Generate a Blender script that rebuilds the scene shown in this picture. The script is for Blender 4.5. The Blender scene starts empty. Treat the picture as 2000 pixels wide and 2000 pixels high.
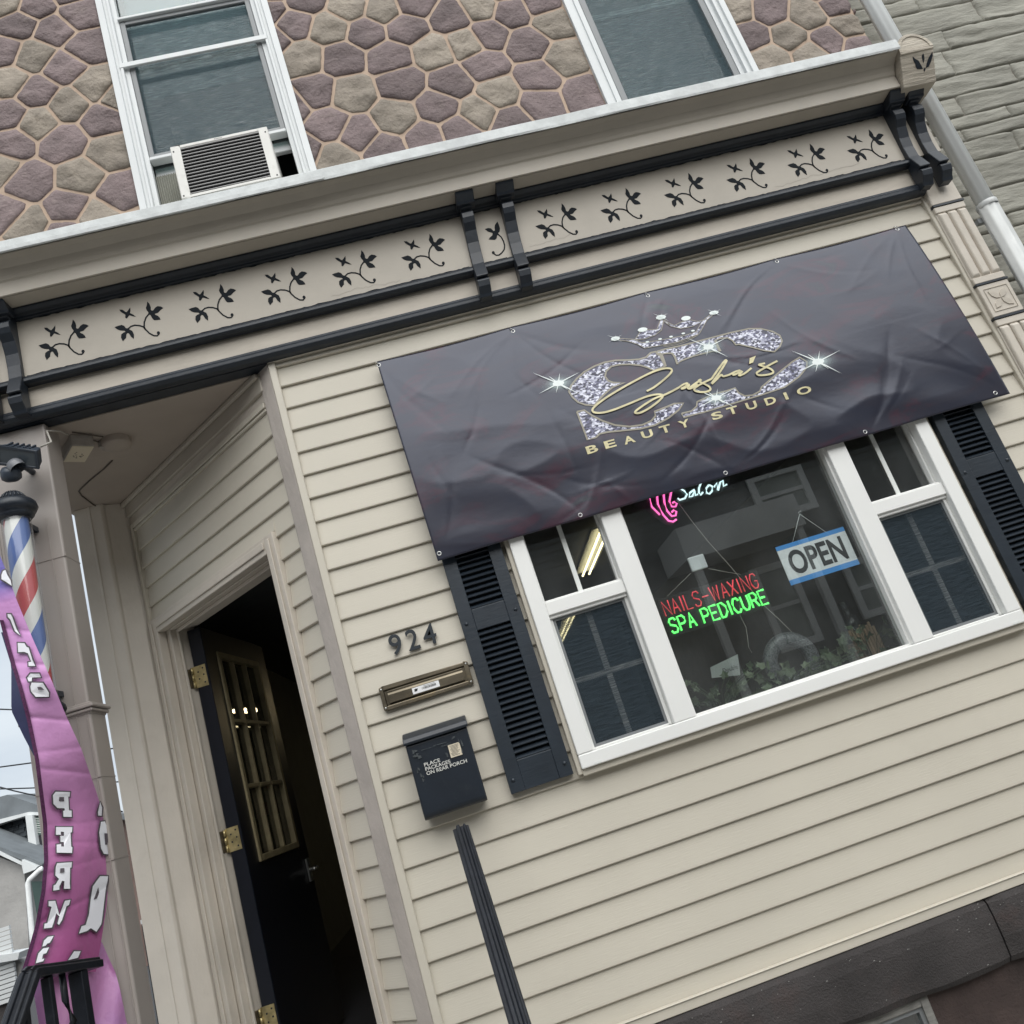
import bpy, bmesh, math, random
from math import sin, cos, pi, radians, sqrt, atan2, exp
from mathutils import Vector, Matrix, noise
from mathutils.geometry import tessellate_polygon
random.seed(7)
SC = bpy.context.scene
COL = SC.collection

# ------------------------------------------------------------------ camera (solved from the siding courses and window frames)
E_ = 0.1016                                  # one siding course, metres
FPX, YAW, PITCH, ROLL = 1601.825888, 0.132460, 0.280293, -0.317522
CAM = Vector((0.337467, -3.108077, 1.6))
ZTOP = 3.396787
_f = Vector((sin(YAW)*cos(PITCH), cos(YAW)*cos(PITCH), sin(PITCH)))
_r = Vector((cos(YAW), -sin(YAW), 0)); _u = _r.cross(_f)
_c, _s = cos(ROLL), sin(ROLL)
RX, UP, FW = _c*_r+_s*_u, -_s*_r+_c*_u, _f
cd = bpy.data.cameras.new('camera'); cam = bpy.data.objects.new('camera', cd); COL.objects.link(cam)
m = Matrix((RX, UP, -FW)).transposed().to_4x4(); m.translation = CAM
cam.matrix_world = m
cd.sensor_width = 36; cd.lens = FPX/2000*36; cd.clip_start = 0.05; cd.clip_end = 500
SC.camera = cam
# ------------------------------------------------------------------ world, sun, exposure
SC.view_settings.view_transform = 'Standard'; SC.view_settings.look = 'None'; SC.view_settings.gamma = 1
SC.view_settings.exposure = 1.06
try: SC.view_settings.use_curve_mapping = False
except Exception: pass
W = bpy.data.worlds.new('World'); SC.world = W; W.use_nodes = True
wn, wl = W.node_tree.nodes, W.node_tree.links; wn.clear()
SUN_EL, SUN_AZ = radians(47), radians(168)     # azimuth clockwise from +Y
sky = wn.new('ShaderNodeTexSky'); sky.sky_type = 'NISHITA'; sky.sun_disc = False
sky.sun_elevation = SUN_EL; sky.sun_rotation = SUN_AZ; sky.dust_density = 5; sky.air_density = 1.0; sky.ozone_density = 1.5
hs = wn.new('ShaderNodeHueSaturation'); hs.inputs['Saturation'].default_value = 0.42
wtc = wn.new('ShaderNodeTexCoord'); wmp = wn.new('ShaderNodeMapping'); wmp.inputs['Scale'].default_value = (1.4, 1.4, 5.0)
wno = wn.new('ShaderNodeTexNoise'); wno.inputs['Scale'].default_value = 2.2; wno.inputs['Detail'].default_value = 6
wrp = wn.new('ShaderNodeValToRGB'); wrp.color_ramp.elements[0].position = .3; wrp.color_ramp.elements[1].position = .7
wrp.color_ramp.elements[0].color = (0.80, 0.84, 0.90, 1); wrp.color_ramp.elements[1].color = (1.12, 1.12, 1.10, 1)
wmx = wn.new('ShaderNodeMix'); wmx.data_type = 'RGBA'; wmx.inputs[0].default_value = 0.72; wmx.inputs[7].default_value = (8.6, 9.3, 9.9, 1)
wml = wn.new('ShaderNodeMix'); wml.data_type = 'RGBA'; wml.blend_type = 'MULTIPLY'; wml.inputs[0].default_value = 1
bg = wn.new('ShaderNodeBackground'); bg.inputs['Strength'].default_value = 0.052
wo = wn.new('ShaderNodeOutputWorld')
wl.new(sky.outputs[0], hs.inputs['Color']); wl.new(hs.outputs[0], wmx.inputs[6]); wl.new(wmx.outputs[2], wml.inputs[6])
wl.new(wtc.outputs['Generated'], wmp.inputs[0]); wl.new(wmp.outputs[0], wno.inputs['Vector']); wl.new(wno.outputs['Fac'], wrp.inputs[0]); wl.new(wrp.outputs[0], wml.inputs[7])
wl.new(wml.outputs[2], bg.inputs['Color']); wl.new(bg.outputs[0], wo.inputs['Surface'])
sd = bpy.data.lights.new('sun', 'SUN'); sd.energy = 1.5; sd.angle = radians(75); sd.color = (1, .985, .95)
sun = bpy.data.objects.new('sun', sd); COL.objects.link(sun)
sdir = Vector((sin(SUN_AZ)*cos(SUN_EL), cos(SUN_AZ)*cos(SUN_EL), sin(SUN_EL)))
sun.rotation_euler = sdir.to_track_quat('Z', 'Y').to_euler(); sun.location = (0, -10, 15)

# ------------------------------------------------------------------ measuring helpers: photo pixel -> point on a real plane
def ray(px, py): return RX*((px-1000)/FPX) + UP*(-(py-1000)/FPX) + FW
def atY(px, py, y=0.0): d = ray(px, py); return CAM + d*((y-CAM.y)/d.y)
def atZ(px, py, z): d = ray(px, py); return CAM + d*((z-CAM.z)/d.z)
def atP(px, py, P, n): d = ray(px, py); return CAM + d*((Vector(P)-CAM).dot(n)/d.dot(n))
def crop(o, x, y): return (o[0]+x*o[2]/1932, o[1]+y*o[2]/1932)
R1=(0,0,700);R2=(650,0,700);R3=(1300,0,700);R4=(0,650,700);R5=(650,650,700);R6=(1300,650,700);R7=(0,1300,700);R8=(650,1300,700)

# ------------------------------------------------------------------ mesh helpers
class MB:
    def __init__(s): s.v=[]; s.f=[]; s.m=[]; s.sm=[]
    def add(s, vs, fs, mi=0, smooth=False):
        b=len(s.v); s.v += [tuple(v) for v in vs]
        for f in fs: s.f.append([b+i for i in f]); s.m.append(mi); s.sm.append(smooth)
        return s
    def box(s, x0,x1,y0,y1,z0,z1, mi=0):
        v=[(x,y,z) for x in (x0,x1) for y in (y0,y1) for z in (z0,z1)]
        return s.add(v, [(0,1,3,2),(4,6,7,5),(0,4,5,1),(2,3,7,6),(0,2,6,4),(1,5,7,3)], mi)
    def prism(s, a, b, mi=0, smooth=False):           # two equal rings, capped
        n=len(a); v=list(a)+list(b)
        f=[(i,(i+1)%n,n+(i+1)%n,n+i) for i in range(n)]
        s.add(v,f,mi,smooth)
        for ring,fl in ((a,True),(b,False)):
            base=len(s.v); s.v += [tuple(p) for p in ring]
            for t in tessellate_polygon([[Vector(p) for p in ring]]):
                s.f.append([base+i for i in (t if not fl else t[::-1])]); s.m.append(mi); s.sm.append(False)
        return s
    def xprof(s, prof, x0, x1, mi=0, smooth=False):   # (y,z) outline run along x
        return s.prism([(x0,y,z) for y,z in prof],[(x1,y,z) for y,z in prof],mi,smooth)
    def xzpoly(s, poly, y0, y1, mi=0):
        return s.prism([(x,y0,z) for x,z in poly],[(x,y1,z) for x,z in poly],mi)
    def tube(s, path, r, n=8, mi=0, caps=True, ry=None):
        path=[Vector(p) for p in path]; rings=[]
        ref=Vector((0,0,1))
        for i,p in enumerate(path):
            t=(path[min(i+1,len(path)-1)]-path[max(i-1,0)]).normalized()
            a=t.cross(ref)
            if a.length<1e-3: a=t.cross(Vector((0,1,0)))
            a.normalize(); b=t.cross(a)
            rr=r[i] if isinstance(r,(list,tuple)) else r
            rings.append([p+a*rr*cos(2*pi*k/n)+b*(ry or rr)*sin(2*pi*k/n) for k in range(n)])
        v=[q for R in rings for q in R]; f=[]
        for i in range(len(path)-1):
            for k in range(n): f.append((i*n+k,i*n+(k+1)%n,(i+1)*n+(k+1)%n,(i+1)*n+k))
        if caps: f.append(tuple(range(n))[::-1]); f.append(tuple((len(path)-1)*n+k for k in range(n)))
        return s.add(v,f,mi,True)
    def lathe(s, prof, cx, cy, n=32, mi=0):           # (r,z) about a vertical axis
        v=[(cx+r*cos(2*pi*k/n),cy+r*sin(2*pi*k/n),z) for r,z in prof for k in range(n)]
        f=[(i*n+k,i*n+(k+1)%n,(i+1)*n+(k+1)%n,(i+1)*n+k) for i in range(len(prof)-1) for k in range(n)]
        return s.add(v,f,mi,True)
    def build(s, name, mat, parent=None, xf=None, bevel=0, seg=1):
        me=bpy.data.meshes.new(name)
        v=[xf(Vector(p)) for p in s.v] if xf else s.v
        me.from_pydata(v,[],s.f)
        for mt in (mat if isinstance(mat,(list,tuple)) else [mat]): me.materials.append(mt)
        me.polygons.foreach_set('material_index',s.m); me.polygons.foreach_set('use_smooth',s.sm)
        bm=bmesh.new(); bm.from_mesh(me); bmesh.ops.remove_doubles(bm,verts=bm.verts,dist=1e-5)
        bmesh.ops.recalc_face_normals(bm,faces=bm.faces); bm.to_mesh(me); bm.free()
        me.update()
        o=bpy.data.objects.new(name,me); COL.objects.link(o)
        if parent: o.parent=parent
        if bevel:
            b=o.modifiers.new('bevel','BEVEL'); b.width=bevel; b.segments=seg; b.limit_method='ANGLE'; b.angle_limit=radians(35)
        return o
def thing(name,label,cat,group=None,kind=None,loc=(0,0,0)):
    o=bpy.data.objects.new(name,None); COL.objects.link(o); o.empty_display_size=.05
    return tag(o,label,cat,group,kind)
def tag(o,label=None,cat=None,group=None,kind=None):
    if label: o['label']=label
    if cat: o['category']=cat
    if group: o['group']=group
    if kind: o['kind']=kind
    return o
def B(*a): return MB().box(*a)
P0=Vector((-.09,.06,0)); DX=Vector((.70711,-.70711,0)); DN=Vector((.70711,.70711,0))
def dg(p): return P0+DX*p.x+DN*p.y+Vector((0,0,p.z))        # diagonal entrance wall frame: x toward the street, y into the wall

# ------------------------------------------------------------------ materials
def mat(name, col, rough=.6, var=0.0, vscale=8, stretch=(1,1,1), bump=0.0, bscale=60, bstretch=None, col2=None, spec=.5, metal=0, emit=None, es=0, coat=0, dirt=0, dcol=(.1,.09,.08), dscale=3, bdist=.002):
    M=bpy.data.materials.new(name); M.use_nodes=True; nt=M.node_tree; N,L=nt.nodes,nt.links
    b=N['Principled BSDF']; b.inputs['Roughness'].default_value=rough; b.inputs['Metallic'].default_value=metal
    b.inputs['Specular IOR Level'].default_value=spec; b.inputs['Coat Weight'].default_value=coat
    b.inputs['Base Color'].default_value=(*col,1)
    tc=N.new('ShaderNodeTexCoord')
    def nz(scale,st,detail=4,rough_=.55):
        mp=N.new('ShaderNodeMapping'); mp.inputs['Scale'].default_value=st; L.new(tc.outputs['Object'],mp.inputs[0])
        n=N.new('ShaderNodeTexNoise'); n.inputs['Scale'].default_value=scale; n.inputs['Detail'].default_value=detail; n.inputs['Roughness'].default_value=rough_
        L.new(mp.outputs[0],n.inputs['Vector']); return n
    out=None
    if var or col2:
        n=nz(vscale,stretch); r=N.new('ShaderNodeValToRGB'); r.color_ramp.elements[0].position=.32; r.color_ramp.elements[1].position=.68
        c2=col2 or tuple(c*(1+var) for c in col); c1=col if col2 else tuple(c*(1-var) for c in col)
        r.color_ramp.elements[0].color=(*c1,1); r.color_ramp.elements[1].color=(*c2,1)
        L.new(n.outputs['Fac'],r.inputs[0]); out=r.outputs[0]
    if dirt:
        n=nz(dscale,(1,1,1),8,.7); r=N.new('ShaderNodeValToRGB'); r.color_ramp.elements[0].position=.55; r.color_ramp.elements[1].position=.75
        r.color_ramp.elements[0].color=(0,0,0,1); r.color_ramp.elements[1].color=(dirt,dirt,dirt,1); L.new(n.outputs['Fac'],r.inputs[0])
        mx=N.new('ShaderNodeMix'); mx.data_type='RGBA'; L.new(r.outputs[0],mx.inputs[0])
        if out: L.new(out,mx.inputs[6])
        else: mx.inputs[6].default_value=(*col,1)
        mx.inputs[7].default_value=(*dcol,1); out=mx.outputs[2]
    if out: L.new(out,b.inputs['Base Color'])
    if bump:
        n=nz(bscale,bstretch or (1,1,1),6,.6); bp=N.new('ShaderNodeBump'); bp.inputs['Strength'].default_value=bump; bp.inputs['Distance'].default_value=bdist
        L.new(n.outputs['Fac'],bp.inputs['Height']); L.new(bp.outputs[0],b.inputs['Normal'])
    if emit: b.inputs['Emission Color'].default_value=(*emit,1); b.inputs['Emission Strength'].default_value=es
    return M
def glassmat(name, tint=(1,1,1), rough=0.0, minr=.0, dirt=.0, extra=1.0):
    M=bpy.data.materials.new(name); M.use_nodes=True; N,L=M.node_tree.nodes,M.node_tree.links
    N.remove(N['Principled BSDF']); o=N['Material Output']
    t=N.new('ShaderNodeBsdfTransparent'); t.inputs[0].default_value=(*tint,1)
    g=N.new('ShaderNodeBsdfGlossy'); g.inputs['Roughness'].default_value=rough
    f=N.new('ShaderNodeLayerWeight'); f.inputs['Blend'].default_value=.5
    pw=N.new('ShaderNodeMath'); pw.operation='POWER'; pw.inputs[1].default_value=4.2; L.new(f.outputs['Facing'],pw.inputs[0])
    mm=N.new('ShaderNodeMath'); mm.operation='MULTIPLY_ADD'; mm.inputs[1].default_value=.9; mm.inputs[2].default_value=minr+.042*extra; mm.use_clamp=True
    L.new(pw.outputs[0],mm.inputs[0]); mx=N.new('ShaderNodeMixShader'); L.new(mm.outputs[0],mx.inputs[0]); L.new(t.outputs[0],mx.inputs[1]); L.new(g.outputs[0],mx.inputs[2])
    last=mx
    if dirt:
        d=N.new('ShaderNodeBsdfDiffuse'); d.inputs[0].default_value=(.55,.57,.58,1)
        tc=N.new('ShaderNodeTexCoord'); n=N.new('ShaderNodeTexNoise'); n.inputs['Scale'].default_value=3.5; n.inputs['Detail'].default_value=7; L.new(tc.outputs['Object'],n.inputs['Vector'])
        r=N.new('ShaderNodeMapRange'); r.inputs[1].default_value=.4; r.inputs[2].default_value=.8; r.inputs[3].default_value=dirt*.25; r.inputs[4].default_value=dirt; L.new(n.outputs['Fac'],r.inputs[0])
        m2=N.new('ShaderNodeMixShader'); L.new(r.outputs[0],m2.inputs[0]); L.new(mx.outputs[0],m2.inputs[1]); L.new(d.outputs[0],m2.inputs[2]); last=m2
    L.new(last.outputs[0],o.inputs['Surface']); return M
def screenmat(name, col, dens):
    M=bpy.data.materials.new(name); M.use_nodes=True; N,L=M.node_tree.nodes,M.node_tree.links
    N.remove(N['Principled BSDF']); o=N['Material Output']
    t=N.new('ShaderNodeBsdfTransparent'); d=N.new('ShaderNodeBsdfDiffuse'); d.inputs[0].default_value=(*col,1)
    tc=N.new('ShaderNodeTexCoord'); mp=N.new('ShaderNodeMapping'); mp.inputs['Scale'].default_value=(14,1,170); L.new(tc.outputs['Object'],mp.inputs[0])
    n=N.new('ShaderNodeTexNoise'); n.inputs['Scale'].default_value=1.0; n.inputs['Detail'].default_value=3; L.new(mp.outputs[0],n.inputs['Vector'])
    r=N.new('ShaderNodeMapRange'); r.inputs[1].default_value=.3; r.inputs[2].default_value=.7; r.inputs[3].default_value=dens-.22; r.inputs[4].default_value=dens+.22; L.new(n.outputs['Fac'],r.inputs[0])
    mx=N.new('ShaderNodeMixShader'); L.new(r.outputs[0],mx.inputs[0]); L.new(t.outputs[0],mx.inputs[1]); L.new(d.outputs[0],mx.inputs[2]); L.new(mx.outputs[0],o.inputs['Surface']); return M

m_vinyl = mat('beige_vinyl_siding',(.53,.492,.412),.52,var=.05,vscale=1.3,bump=.35,bscale=14,bstretch=(1.2,1,16),dirt=.30,dcol=(.42,.38,.325),dscale=1.5)
m_vtrim = mat('beige_vinyl_trim',(.545,.505,.425),.45,var=.03,bump=.05,bscale=40)
m_paint = mat('rough_beige_paint',(.55,.50,.43),.55,var=.07,vscale=4,bump=.8,bscale=16,bstretch=(1,1,.6),bdist=.004,dirt=.3,dcol=(.33,.29,.24),dscale=6)
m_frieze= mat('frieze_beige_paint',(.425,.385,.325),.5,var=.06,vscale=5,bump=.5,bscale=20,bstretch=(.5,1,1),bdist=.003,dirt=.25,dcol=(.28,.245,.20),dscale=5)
m_board = mat('weathered_beige_board',(.50,.45,.38),.6,var=.09,vscale=6,stretch=(.6,1,2.5),bump=.8,bscale=22,bstretch=(.35,1,1.6),bdist=.003,dirt=.35,dcol=(.33,.30,.24),dscale=8)
m_cracked=mat('cracked_beige_wood',(.47,.42,.345),.7,var=.14,vscale=9,stretch=(.5,1,5),bump=1,bscale=16,bstretch=(.5,1,7),bdist=.008,dirt=.4,dcol=(.22,.19,.15),dscale=10)
m_lpost = mat('sidelit_post_paint',(.66,.61,.54),.5,var=.05,vscale=4,bump=.8,bscale=16,bstretch=(1,1,.5),bdist=.004,dirt=.3,dcol=(.50,.45,.39),dscale=6)  # beige paint lightened: daylight from the porch's open left side put into its colour
m_post  = mat('rough_mauve_post_paint',(.44,.395,.355),.55,var=.10,vscale=7,bump=1,bscale=28,bstretch=(1,1,.5),bdist=.005,dirt=.3,dcol=(.33,.295,.265),dscale=9)
m_colm  = mat('taupe_column_wrap',(.335,.30,.275),.4,var=.05,vscale=2,bump=.1,bscale=8,dirt=.15,dcol=(.24,.21,.195))
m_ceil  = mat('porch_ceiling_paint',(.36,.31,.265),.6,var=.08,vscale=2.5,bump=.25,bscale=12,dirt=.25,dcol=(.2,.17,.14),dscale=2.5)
m_black = mat('navy_black_paint',(.013,.018,.026),.42,var=.2,vscale=10,bump=.5,bscale=30,bdist=.002,dirt=.3,dcol=(.05,.058,.07),dscale=14)
m_vine  = mat('matte_black_carving',(.010,.013,.017),.75,spec=.2)
m_shut  = mat('navy_black_shutter',(.017,.024,.033),.42,var=.15,vscale=9,bump=.35,bscale=20,bstretch=(1,1,6),dirt=.15,dcol=(.05,.055,.06),dscale=6)
m_flash = mat('weathered_white_roof_coating',(.56,.58,.575),.6,var=.12,vscale=16,bump=.8,bscale=26,bdist=.004,dirt=.4,dcol=(.38,.39,.38),dscale=13)
m_mortar= mat('tan_pink_mortar',(.46,.345,.26),.85,var=.12,vscale=12,bump=.7,bscale=90)
m_purple= mat('mauve_formed_stone',(.195,.150,.148),.85,var=.26,vscale=5,bump=1,bscale=55,bdist=.011,dirt=.7,dcol=(.27,.22,.20),dscale=9)
m_bstone= mat('beige_formed_stone',(.285,.245,.20),.85,var=.2,vscale=9,bump=1,bscale=55,bdist=.009,dirt=.7,dcol=(.22,.185,.16),dscale=12)
m_nstone= mat('grey_beige_formed_siding',(.27,.262,.222),.75,var=.12,vscale=3,bump=.9,bscale=9,bstretch=(1,1,4),bdist=.012,dirt=.3,dcol=(.20,.185,.155),dscale=5)
m_njoint= mat('neighbour_joint',(.17,.155,.13),.85,var=.15,bump=.5,bscale=30)
m_white = mat('white_vinyl_frame',(.80,.80,.775),.35,var=.02,vscale=3,dirt=.08,dcol=(.62,.63,.60),dscale=5)
m_wtrim = mat('white_aluminium_trim',(.62,.64,.64),.4,var=.05,vscale=3,bump=.1,bscale=12,dirt=.2,dcol=(.45,.46,.45))
m_grey  = mat('grey_screen_frame',(.20,.21,.215),.45,var=.05)
m_alu   = mat('grille_bar',(.72,.74,.71),.5)
m_pipe  = mat('white_downspout',(.80,.82,.81),.33,var=.06,vscale=3,stretch=(3,3,.5),dirt=.15,dcol=(.42,.44,.43),dscale=4)
m_pipe2 = mat('scuffed_galvanised_downspout',(.52,.53,.52),.42,var=.12,vscale=9,stretch=(2,2,.5),metal=.1,dirt=.5,dcol=(.70,.70,.68),dscale=12)
m_base  = mat('dark_basement_stone',(.048,.042,.041),.8,var=.3,vscale=4,bump=1,bscale=140,bdist=.006,dirt=.8,dcol=(.085,.056,.050),dscale=3)
m_base2 = mat('dark_red_brown_stone',(.050,.034,.030),.85,var=.35,vscale=6,bump=1,bscale=90,bdist=.005,dirt=.5,dcol=(.02,.016,.017),dscale=4)
m_speck = mat('paint_speck',(.26,.255,.24),.7)
m_dark  = mat('dark_room_wall',(.085,.09,.09),.8,var=.1)
m_floor = mat('dark_room_floor',(.04,.04,.045),.5,var=.2,vscale=2)
m_navyd = mat('navy_black_door',(.006,.008,.014),.35,var=.1,bump=.1,bscale=20)
m_came  = mat('antique_gold_came',(.27,.225,.13),.5,var=.15,vscale=20)
m_brass = mat('worn_brass',(.52,.43,.22),.42,metal=.8,var=.3,vscale=30)
m_steel = mat('steel',(.55,.55,.53),.3,metal=.9)
m_dglass= glassmat('door_glass',(.35,.36,.33),.02,.03)
m_glass = glassmat('window_glass',(.95,.975,.97),.0,.050,.055,1.1)
m_uglass= glassmat('upper_window_glass',(.80,.88,.88),.01,.05,.10,1.2)
m_screen= screenmat('insect_screen',(.045,.060,.072),.50)
m_uscreen=screenmat('upper_insect_screen',(.09,.125,.14),.40)
m_curt  = mat('pale_curtain',(.20,.25,.26),.8,var=.1)
m_mailb = mat('mailbox_black_paint',(.013,.018,.026),.35,var=.15,bump=.15,bscale=20,dirt=.3,dcol=(.05,.055,.06),dscale=22)
m_slot  = mat('aged_brass_mail_slot',(.17,.145,.105),.38,metal=.75,var=.25,vscale=18,stretch=(.4,1,1),dirt=.6,dcol=(.42,.30,.12),dscale=14,bump=.3,bscale=60)
m_num   = mat('black_number',(.022,.028,.035),.4)
m_label = mat('white_label',(.78,.78,.78),.5)
m_cream = mat('cream_sticker',(.62,.55,.42),.6)
m_ink   = mat('ink',(.02,.02,.022),.6)
m_stick = mat('silver_sticker_letters',(.62,.62,.58),.5)
m_tape  = mat('tape_residue',(.06,.068,.072),.45,var=.4,vscale=60)
m_iron  = mat('black_iron_rail',(.010,.012,.017),.42,spec=.4,var=.2,vscale=20,bump=.3,bscale=60,dirt=.3,dcol=(.04,.042,.05),dscale=20)
m_ac    = mat('white_ac_case',(.66,.65,.61),.4,var=.04,dirt=.4,dcol=(.36,.34,.30),dscale=14)
m_acfin = mat('ac_dark_coil',(.035,.035,.037),.6,var=.2,vscale=50)
m_aclv  = mat('ac_grey_louver',(.33,.325,.32),.5)
m_accord= mat('accordion_panel',(.33,.33,.29),.6)
m_flood = mat('grey_floodlight',(.035,.045,.062),.45,var=.1)
m_lens  = mat('floodlight_lens',(.06,.075,.09),.15)
m_sens  = mat('sensor_grey',(.16,.165,.18),.4)
m_box   = mat('weathered_electrical_box',(.33,.30,.27),.6,var=.15,vscale=30)
m_wire  = mat('painted_cable',(.10,.085,.07),.6)
m_cable = mat('grey_cable',(.40,.38,.34),.5)
m_asph  = mat('asphalt',(.05,.05,.052),.9,var=.2,vscale=20,bump=.4,bscale=200)
m_side  = mat('concrete_sidewalk',(.32,.31,.29),.85,var=.1,vscale=5,bump=.3,bscale=120)
m_step  = mat('concrete_step',(.28,.27,.25),.85,var=.12,vscale=6,bump=.3,bscale=100)

def per_piece(M,amt):
    N,L=M.node_tree.nodes,M.node_tree.links; b=N['Principled BSDF']; inp=b.inputs['Base Color']
    oi=N.new('ShaderNodeObjectInfo'); mr=N.new('ShaderNodeMapRange'); mr.inputs[3].default_value=1-amt; mr.inputs[4].default_value=1+amt; L.new(oi.outputs['Random'],mr.inputs[0])
    hv=N.new('ShaderNodeHueSaturation'); L.new(mr.outputs[0],hv.inputs['Value'])
    if inp.links: L.new(inp.links[0].from_socket,hv.inputs['Color'])
    else: hv.inputs['Color'].default_value=inp.default_value
    L.new(hv.outputs[0],inp)
per_piece(m_purple,.20); per_piece(m_bstone,.20); per_piece(m_nstone,.07); per_piece(m_vinyl,.02); per_piece(m_base,.15)
# ================================================================== THE SETTING
o=B(-200,200,-200,200,-.05,0).build('ground',m_asph); tag(o,kind='structure')
o=B(-40,40,-3.6,1.2,.0,.10).build('sidewalk',m_side,bevel=.01); tag(o,kind='structure')

# ================================================================== THE STOREFRONT HOUSE
house=thing('storefront_house','row house storefront with beige vinyl siding, carved black-and-beige cornice and mauve stone-patterned upper wall','house')
XL,XR=0.0,3.0215
def zc(n): return ZTOP-n*E_
WX0,WX1,WZ0,WZ1=.697,2.520,1.495,2.69          # display window frame
def courses(lo,hi,cut,xa,xb,xf=None,yo=0.0,zo=0.0,partial=False):
    n=0
    for n in range(lo,hi+1):
        zb,zt=zc(n)+zo,zc(n-1)+.004+zo
        extra=[]
        for (ca,cb,cz0,cz1) in cut:
            if partial and zb<cz1-.004 and zt>cz1+.012: extra.append((ca,cb,cz1+.001,zt))
        segs=[(xa,xb)]
        for (ca,cb,cz0,cz1) in cut:
            out=[]
            for a,b in segs:
                if zt<=cz0+.004 or zb>=cz1-.004 or b<=ca or a>=cb: out.append((a,b)); continue
                if a<ca: out.append((a,ca))
                if b>cb: out.append((cb,b))
            segs=out
        for a,b,zb,zt in [(p_[0],p_[1],zb,zt) for p_ in segs]+extra:
            y=yo+random.uniform(-.0006,.0006)
            prof=[(y,zb+.004),(y+.0015,zb),(y+.012,zb),(y+.024,zb+.002),(y+.024,zt-.001),(y+.0125,zt-.001),(y+.0105,zb+.052),(y+.0005,zb+.010)]
            prof=[(y,zb+.003),(y+.002,zb),(y+.010,zb-.0005),(y+.026,zb-.0005),(y+.026,zt),(y+.0125,zt),(y+.0005,zb+.010)]
            MB().xprof(prof,a,b).build('clapboard',m_vinyl,house,xf=xf)
# main wall boards (each course its own board, interrupted by the display window)
courses(0,27,[(WX0+.004,WX1-.004,WZ0+.02,WZ1-.01)],XL-.006,XR+.004)
# left corner trim, top channel, bottom channel, right trim
MB().box(-.030,0,-.012,.03,.66,3.408).build('corner_trim',m_vtrim,house,bevel=.003)
MB().box(-.030,XR+.03,-.012,.03,3.4085,3.432).box(.0,XR,-.004,.02,3.386,3.402).build('top_channel',m_vtrim,house,bevel=.003)
MB().box(XR,XR+.022,-.012,.03,.66,3.408).build('corner_trim',m_vtrim,house,bevel=.003)
MB().box(0,XR,-.016,.03,.658,.690).box(0,XR,-.022,.0,.690,.694).build('bottom_channel',m_vtrim,house,bevel=.002)
MB().box(XR+.0225,3.04,.004,.03,.6,3.42).build('reveal_strip',m_paint,house)
# pilaster on the right: plinth block, chamfered shaft, black lines, rosette block
MB().box(3.035,3.19,-.032,.10,3.34,3.62).build('pilaster_cap',m_paint,house,bevel=.004)
MB().box(3.033,3.192,-.034,.09,3.331,3.3395).build('black_line',m_black,house)
def shaft(z0,z1):
    b=MB(); b.box(3.036,3.189,-.020,.10,z0,z1)
    for a,c in ((3.040,3.085),(3.092,3.135),(3.142,3.185)): 
        b.prism([(a,-.021,z0+.03),(c,-.021,z0+.03),(c,-.021,z1-.03),(a,-.021,z1-.03)],[(a+.006,-.034,z0+.045),(c-.006,-.034,z0+.045),(c-.006,-.034,z1-.045),(a+.006,-.034,z1-.045)])
    b.box(3.035,3.190,-.030,-.015,z1-.032,z1); b.box(3.035,3.190,-.030,-.015,z0,z0+.032)
    return b
shaft(2.91,3.330).build('pilaster_shaft',m_paint,house,bevel=.003)
MB().box(3.033,3.192,-.034,.09,2.900,2.9085).build('black_line',m_black,house)
rb=MB().box(3.036,3.19,-.030,.10,2.737,2.899).build('rosette_block',m_paint,house,bevel=.003)
cx,cz=3.113,2.818; b=MB()
for a in (45,135,225,315):
    ca,sa=cos(radians(a)),sin(radians(a)); L_=.062
    pts=[(0.004,0),(.3,.2),(.65,.22),(1,0),(.65,-.22),(.3,-.2)]
    b.xzpoly([(cx+(u*ca-v*sa)*L_,cz+(u*sa+v*ca)*L_) for u,v in pts],-.0345,-.028)
for x0,x1,z0,z1 in ((cx-.058,cx+.058,cz+.056,cz+.058),(cx-.058,cx+.058,cz-.058,cz-.056),(cx-.058,cx-.056,cz-.055,cz+.055),(cx+.056,cx+.058,cz-.055,cz+.055)): b.box(x0,x1,-.0335,-.028,z0,z1)
b.build('rosette',m_board,rb,bevel=.001)
MB().box(3.033,3.192,-.034,.09,2.726,2.7355).build('black_line',m_black,house)
shaft(.70,2.725).build('pilaster_shaft',m_paint,house,bevel=.003)

# ---- entablature -------------------------------------------------
EX0,EX1=-1.9,3.05
MB().xprof([(-.012,3.410),(-.028,3.408),(-.045,3.412),(-.057,3.424),(-.058,3.438),(-.050,3.452),(-.052,3.458),(-.012,3.458)],EX0,3.0335,smooth=False).build('lower_moulding',m_black,house,bevel=.003,seg=2)
MB().box(EX0,3.0335,-.032,.10,3.458,3.5515).build('fascia_board',m_board,house,bevel=.003)
MB().xprof([(-.035,3.552),(-.066,3.552),(-.078,3.560),(-.078,3.574),(-.066,3.583),(-.062,3.592),(-.035,3.592)],EX0,EX1).build('middle_moulding',m_black,house,bevel=.002)
fz=[]
for x0,x1 in ((-1.9,-1.12),(-.955,.835),(.949,1.020),(1.135,2.995)): pass
frieze=MB().box(EX0,EX1+.14,-.058,.10,3.5925,3.87).build('frieze_panel',m_frieze,house)
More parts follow.
